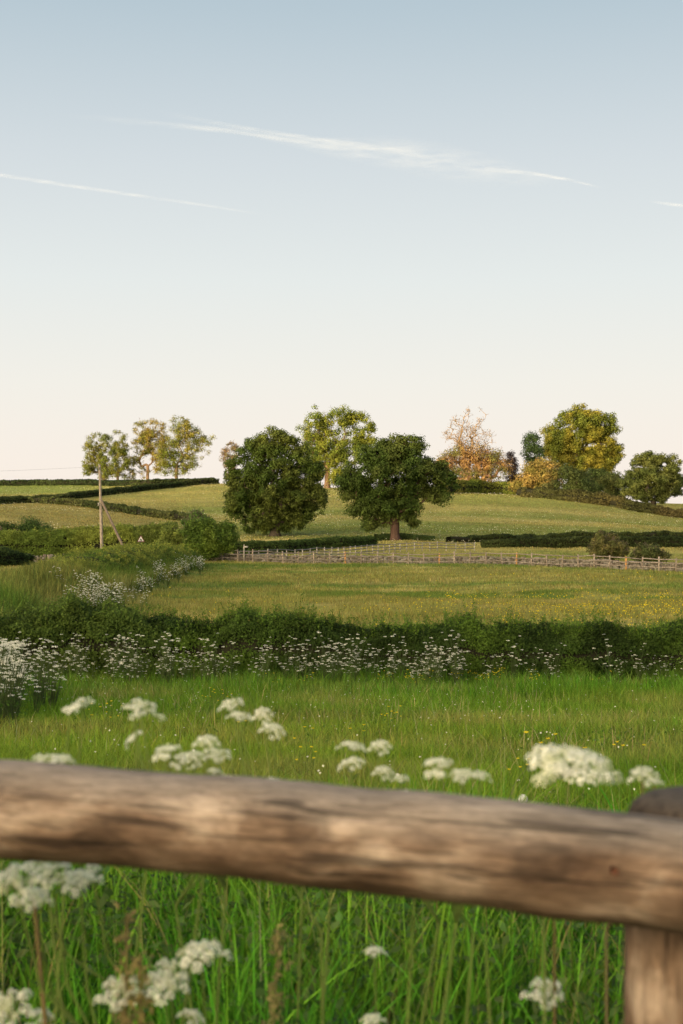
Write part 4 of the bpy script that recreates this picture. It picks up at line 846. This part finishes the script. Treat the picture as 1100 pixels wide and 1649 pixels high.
def log(name, s0, s1, r_, mat, seed, parent, ctr):
    g_ = np.random.default_rng(seed); m, sides = int((s1-s0)/.012)+2, 40
    S1 = np.linspace(s0, s1, m); TH = np.arange(sides)/sides*2*math.pi; SS, T_ = np.meshgrid(S1, TH, indexing='ij')
    rr = r_*(1+.03*(noise2(SS*3, np.cos(T_)*1.3+5, 1, seed)-.5)*2 + .035*(noise2(SS*14, T_*0+np.sin(T_)*2+9, 1, seed+2)-.5)*2)
    e_ = np.minimum(SS-s0, s1-SS); rr = rr*np.where(e_ < .006, .96, 1)
    for (ks, kt, ka) in ((.405, 3.6, .13), (.36, 2.6, .05), (.62, 3.2, .05), (.15, 3.0, .04)):
        rr = rr*(1+ka*np.exp(-((SS-ks)/.035)**2-((np.angle(np.exp(1j*(T_-kt))))/.5)**2))
    V = np.stack([SS-ctr, np.cos(T_)*rr, np.sin(T_)*rr+.004*np.sin(SS*5)], -1).reshape(-1, 3)
    i_, j_ = np.meshgrid(np.arange(m-1), np.arange(sides), indexing='ij'); j2 = (j_+1) % sides
    Fl = np.stack([i_*sides+j_, i_*sides+j2, (i_+1)*sides+j2, (i_+1)*sides+j_], -1).reshape(-1, 4).tolist()
    Fl = [list(f)[::-1] for f in Fl] + [list(range(sides)), list(range((m-1)*sides+sides-1, (m-1)*sides-1, -1))]
    me = bpy.data.meshes.new(name); me.from_pydata(V.tolist(), [], Fl); me.materials.append(mat); me.update()
    for p_ in me.polygons: p_.use_smooth = len(p_.vertices) == 4
    o = bpy.data.objects.new(name, me); COL.objects.link(o); o.parent = parent
    w = A+ax*ctr; o.location = w-np.array(parent.location); o.rotation_euler = (0, math.asin(-ax[2]), an_); return o
log('rail', -1.6, 2.4, .0570, M_RAIL, 7, t_f, 0.0)
# post: round, domed top, standing behind the joint
pc_ = P(1112, 1290, 1.575); gzp = gz(pc_[0], pc_[1]); top = EYE-(1271-CY)/F*1.575; Hh = top-gzp; sides = 40
lv = [(-.3, 1.0), (0, 1.0), (.3, .99), (.6, .985), (.9, .98), (Hh-.045, .975), (Hh-.03, .955), (Hh-.016, .86), (Hh-.006, .66), (Hh, .3)]
zz_ = [q[0] for q in lv]; fine_z = np.concatenate([np.linspace(-.3, Hh-.045, 60), zz_[6:]]); rad_ = np.interp(fine_z, zz_, [q[1] for q in lv])*.072
TH = np.arange(sides)/sides*2*math.pi; ZZ, T_ = np.meshgrid(fine_z, TH, indexing='ij')
rr = rad_[:, None]*(1+.05*(noise2(np.cos(T_)*2.5+7, ZZ*1.5+np.sin(T_)*2.5, 1, 3)-.5)*2)
V = np.stack([np.cos(T_)*rr, np.sin(T_)*rr, ZZ], -1).reshape(-1, 3); m = len(fine_z)
i_, j_ = np.meshgrid(np.arange(m-1), np.arange(sides), indexing='ij'); j2 = (j_+1) % sides
Fl = np.stack([i_*sides+j_, i_*sides+j2, (i_+1)*sides+j2, (i_+1)*sides+j_], -1).reshape(-1, 4).tolist()+[list(range((m-1)*sides, m*sides))]
me = bpy.data.meshes.new('post'); me.from_pydata(V.tolist(), [], Fl); me.materials.append(M_POST); me.update()
for p_ in me.polygons: p_.use_smooth = len(p_.vertices) == 4
o = bpy.data.objects.new('post', me); COL.objects.link(o); o.parent = t_f; o.location = np.array([pc_[0], pc_[1], gzp])-np.array(t_f.location)
# rusty nail stain on the rail, a short nail driven through it
b = Tubes(); np_ = P(990, 1404, 1.42); b.tube([(0, 0, 0), (0, .03, 0)], [.004, .004], 8, (.12, .05, .03)); o = b.build('nail', M_WOOD, t_f); o.location = np_-np.array(t_f.location)+np.array([0, .002, 0])

# ------------------------------------------------------------------ vapour trails high in the sky
mt, n, l = mat_new('ice_cloud'); n.remove(n['Principled BSDF'])
g = n.new('ShaderNodeTexCoord'); mp = n.new('ShaderNodeMapping'); mp.inputs['Scale'].default_value = (.0011, .004, .0075); mp.inputs['Rotation'].default_value = (0, math.radians(10), 0); l.new(g.outputs['Object'], mp.inputs[0])
ns = n.new('ShaderNodeTexNoise'); ns.inputs['Scale'].default_value = 2.2; ns.inputs['Detail'].default_value = 6; ns.inputs['Distortion'].default_value = .6; l.new(mp.outputs[0], ns.inputs['Vector'])
mr = n.new('ShaderNodeMapRange'); l.new(ns.outputs[0], mr.inputs[0]); mr.inputs[1].default_value = .35; mr.inputs[2].default_value = .75
lw = n.new('ShaderNodeLayerWeight'); lw.inputs['Blend'].default_value = .5; inv = n.new('ShaderNodeMath'); inv.operation = 'SUBTRACT'; inv.inputs[0].default_value = 1; l.new(lw.outputs['Facing'], inv.inputs[1])
pw = n.new('ShaderNodeMath'); pw.operation = 'POWER'; l.new(inv.outputs[0], pw.inputs[0]); pw.inputs[1].default_value = 2.0
at_ = n.new('ShaderNodeAttribute'); at_.attribute_name = 'col'
mu = n.new('ShaderNodeMath'); mu.operation = 'MULTIPLY'; l.new(pw.outputs[0], mu.inputs[0]); l.new(mr.outputs[0], mu.inputs[1])
mu2 = n.new('ShaderNodeMath'); mu2.operation = 'MULTIPLY'; l.new(mu.outputs[0], mu2.inputs[0]); mu2.use_clamp = True; l.new(at_.outputs['Fac'], mu2.inputs[1])
td = n.new('ShaderNodeBsdfTransparent'); df = n.new('ShaderNodeBsdfDiffuse'); df.inputs[0].default_value = (.9, .9, .9, 1); tl = n.new('ShaderNodeBsdfTranslucent'); tl.inputs[0].default_value = (.9, .9, .9, 1)
ad_ = n.new('ShaderNodeMixShader'); ad_.inputs[0].default_value = .5; l.new(df.outputs[0], ad_.inputs[1]); l.new(tl.outputs[0], ad_.inputs[2])
ms = n.new('ShaderNodeMixShader'); l.new(mu2.outputs[0], ms.inputs[0]); l.new(td.outputs[0], ms.inputs[1]); l.new(ad_.outputs[0], ms.inputs[2]); l.new(ms.outputs[0], n['Material Output'].inputs[0])
def trail(label, pts, wid, dens, d=15000):
    pts = np.array(pts, float); k = np.linspace(0, 1, 60); s_ = np.linspace(0, 1, len(pts))
    px = np.interp(k, s_, pts[:, 0]); py = np.interp(k, s_, pts[:, 1]); w_ = np.interp(k, np.linspace(0, 1, len(wid)), wid); dn = np.interp(k, np.linspace(0, 1, len(dens)), dens)
    ww = np.exp(-np.linspace(-2, 2, 9)**2); ww /= ww.sum(); py = np.convolve(np.pad(py, 4, 'reflect', reflect_type='odd'), ww, 'valid')
    pp = np.array([P(a, b_, d) for a, b_ in zip(px, py)]); T = Tubes(); T.tube(pp-pp[0], w_/F*d*.5, 24, (0, 0, 0), cap=False)
    T.C = [np.repeat(dn[:, None], 24, 0)*np.ones((1, 3))]; o = T.build('vapour_trail', mt, smooth=True); o.location = pp[0]; tag(o, label, 'vapour trail')
trail('wide feathered vapour trail spreading across the middle of the sky', [(330, 203), (420, 218), (520, 236), (640, 246), (760, 270), (860, 287), (950, 300)], [8, 14, 24, 48, 66, 56, 24, 10], [.01, .03, .05, .06, .055, .04, .02, 0], 15000)
trail('bright thin strand forming the left end of the feathered vapour trail', [(90, 185), (200, 194), (300, 204), (400, 214), (520, 236), (600, 240)], [8, 14, 12, 9, 12, 14], [0, .02, .05, .075, .06, 0], 15400)
trail('faint thin strand lying along the upper edge of the feathered vapour trail', [(250, 180), (390, 206), (520, 226), (640, 243), (760, 263)], [12, 9, 10, 12, 14], [0, .05, .09, .07, 0], 15800)
trail('faint streak at the right tail of the feathered vapour trail', [(780, 272), (860, 280), (920, 290), (970, 303)], [10, 8, 6, 4], [.05, .14, .12, 0], 15300)
trail('long thin vapour trail low on the left half of the sky', [(-40, 276), (60, 291), (180, 309), (300, 326), (440, 348)], [8, 8, 7, 6, 4], [.09, .085, .07, .05, 0], 15000)
trail('very short vapour trail cut off by the right edge of the photo', [(1045, 324), (1080, 329), (1150, 338)], [4, 7, 8], [0, .11, .12], 15000)
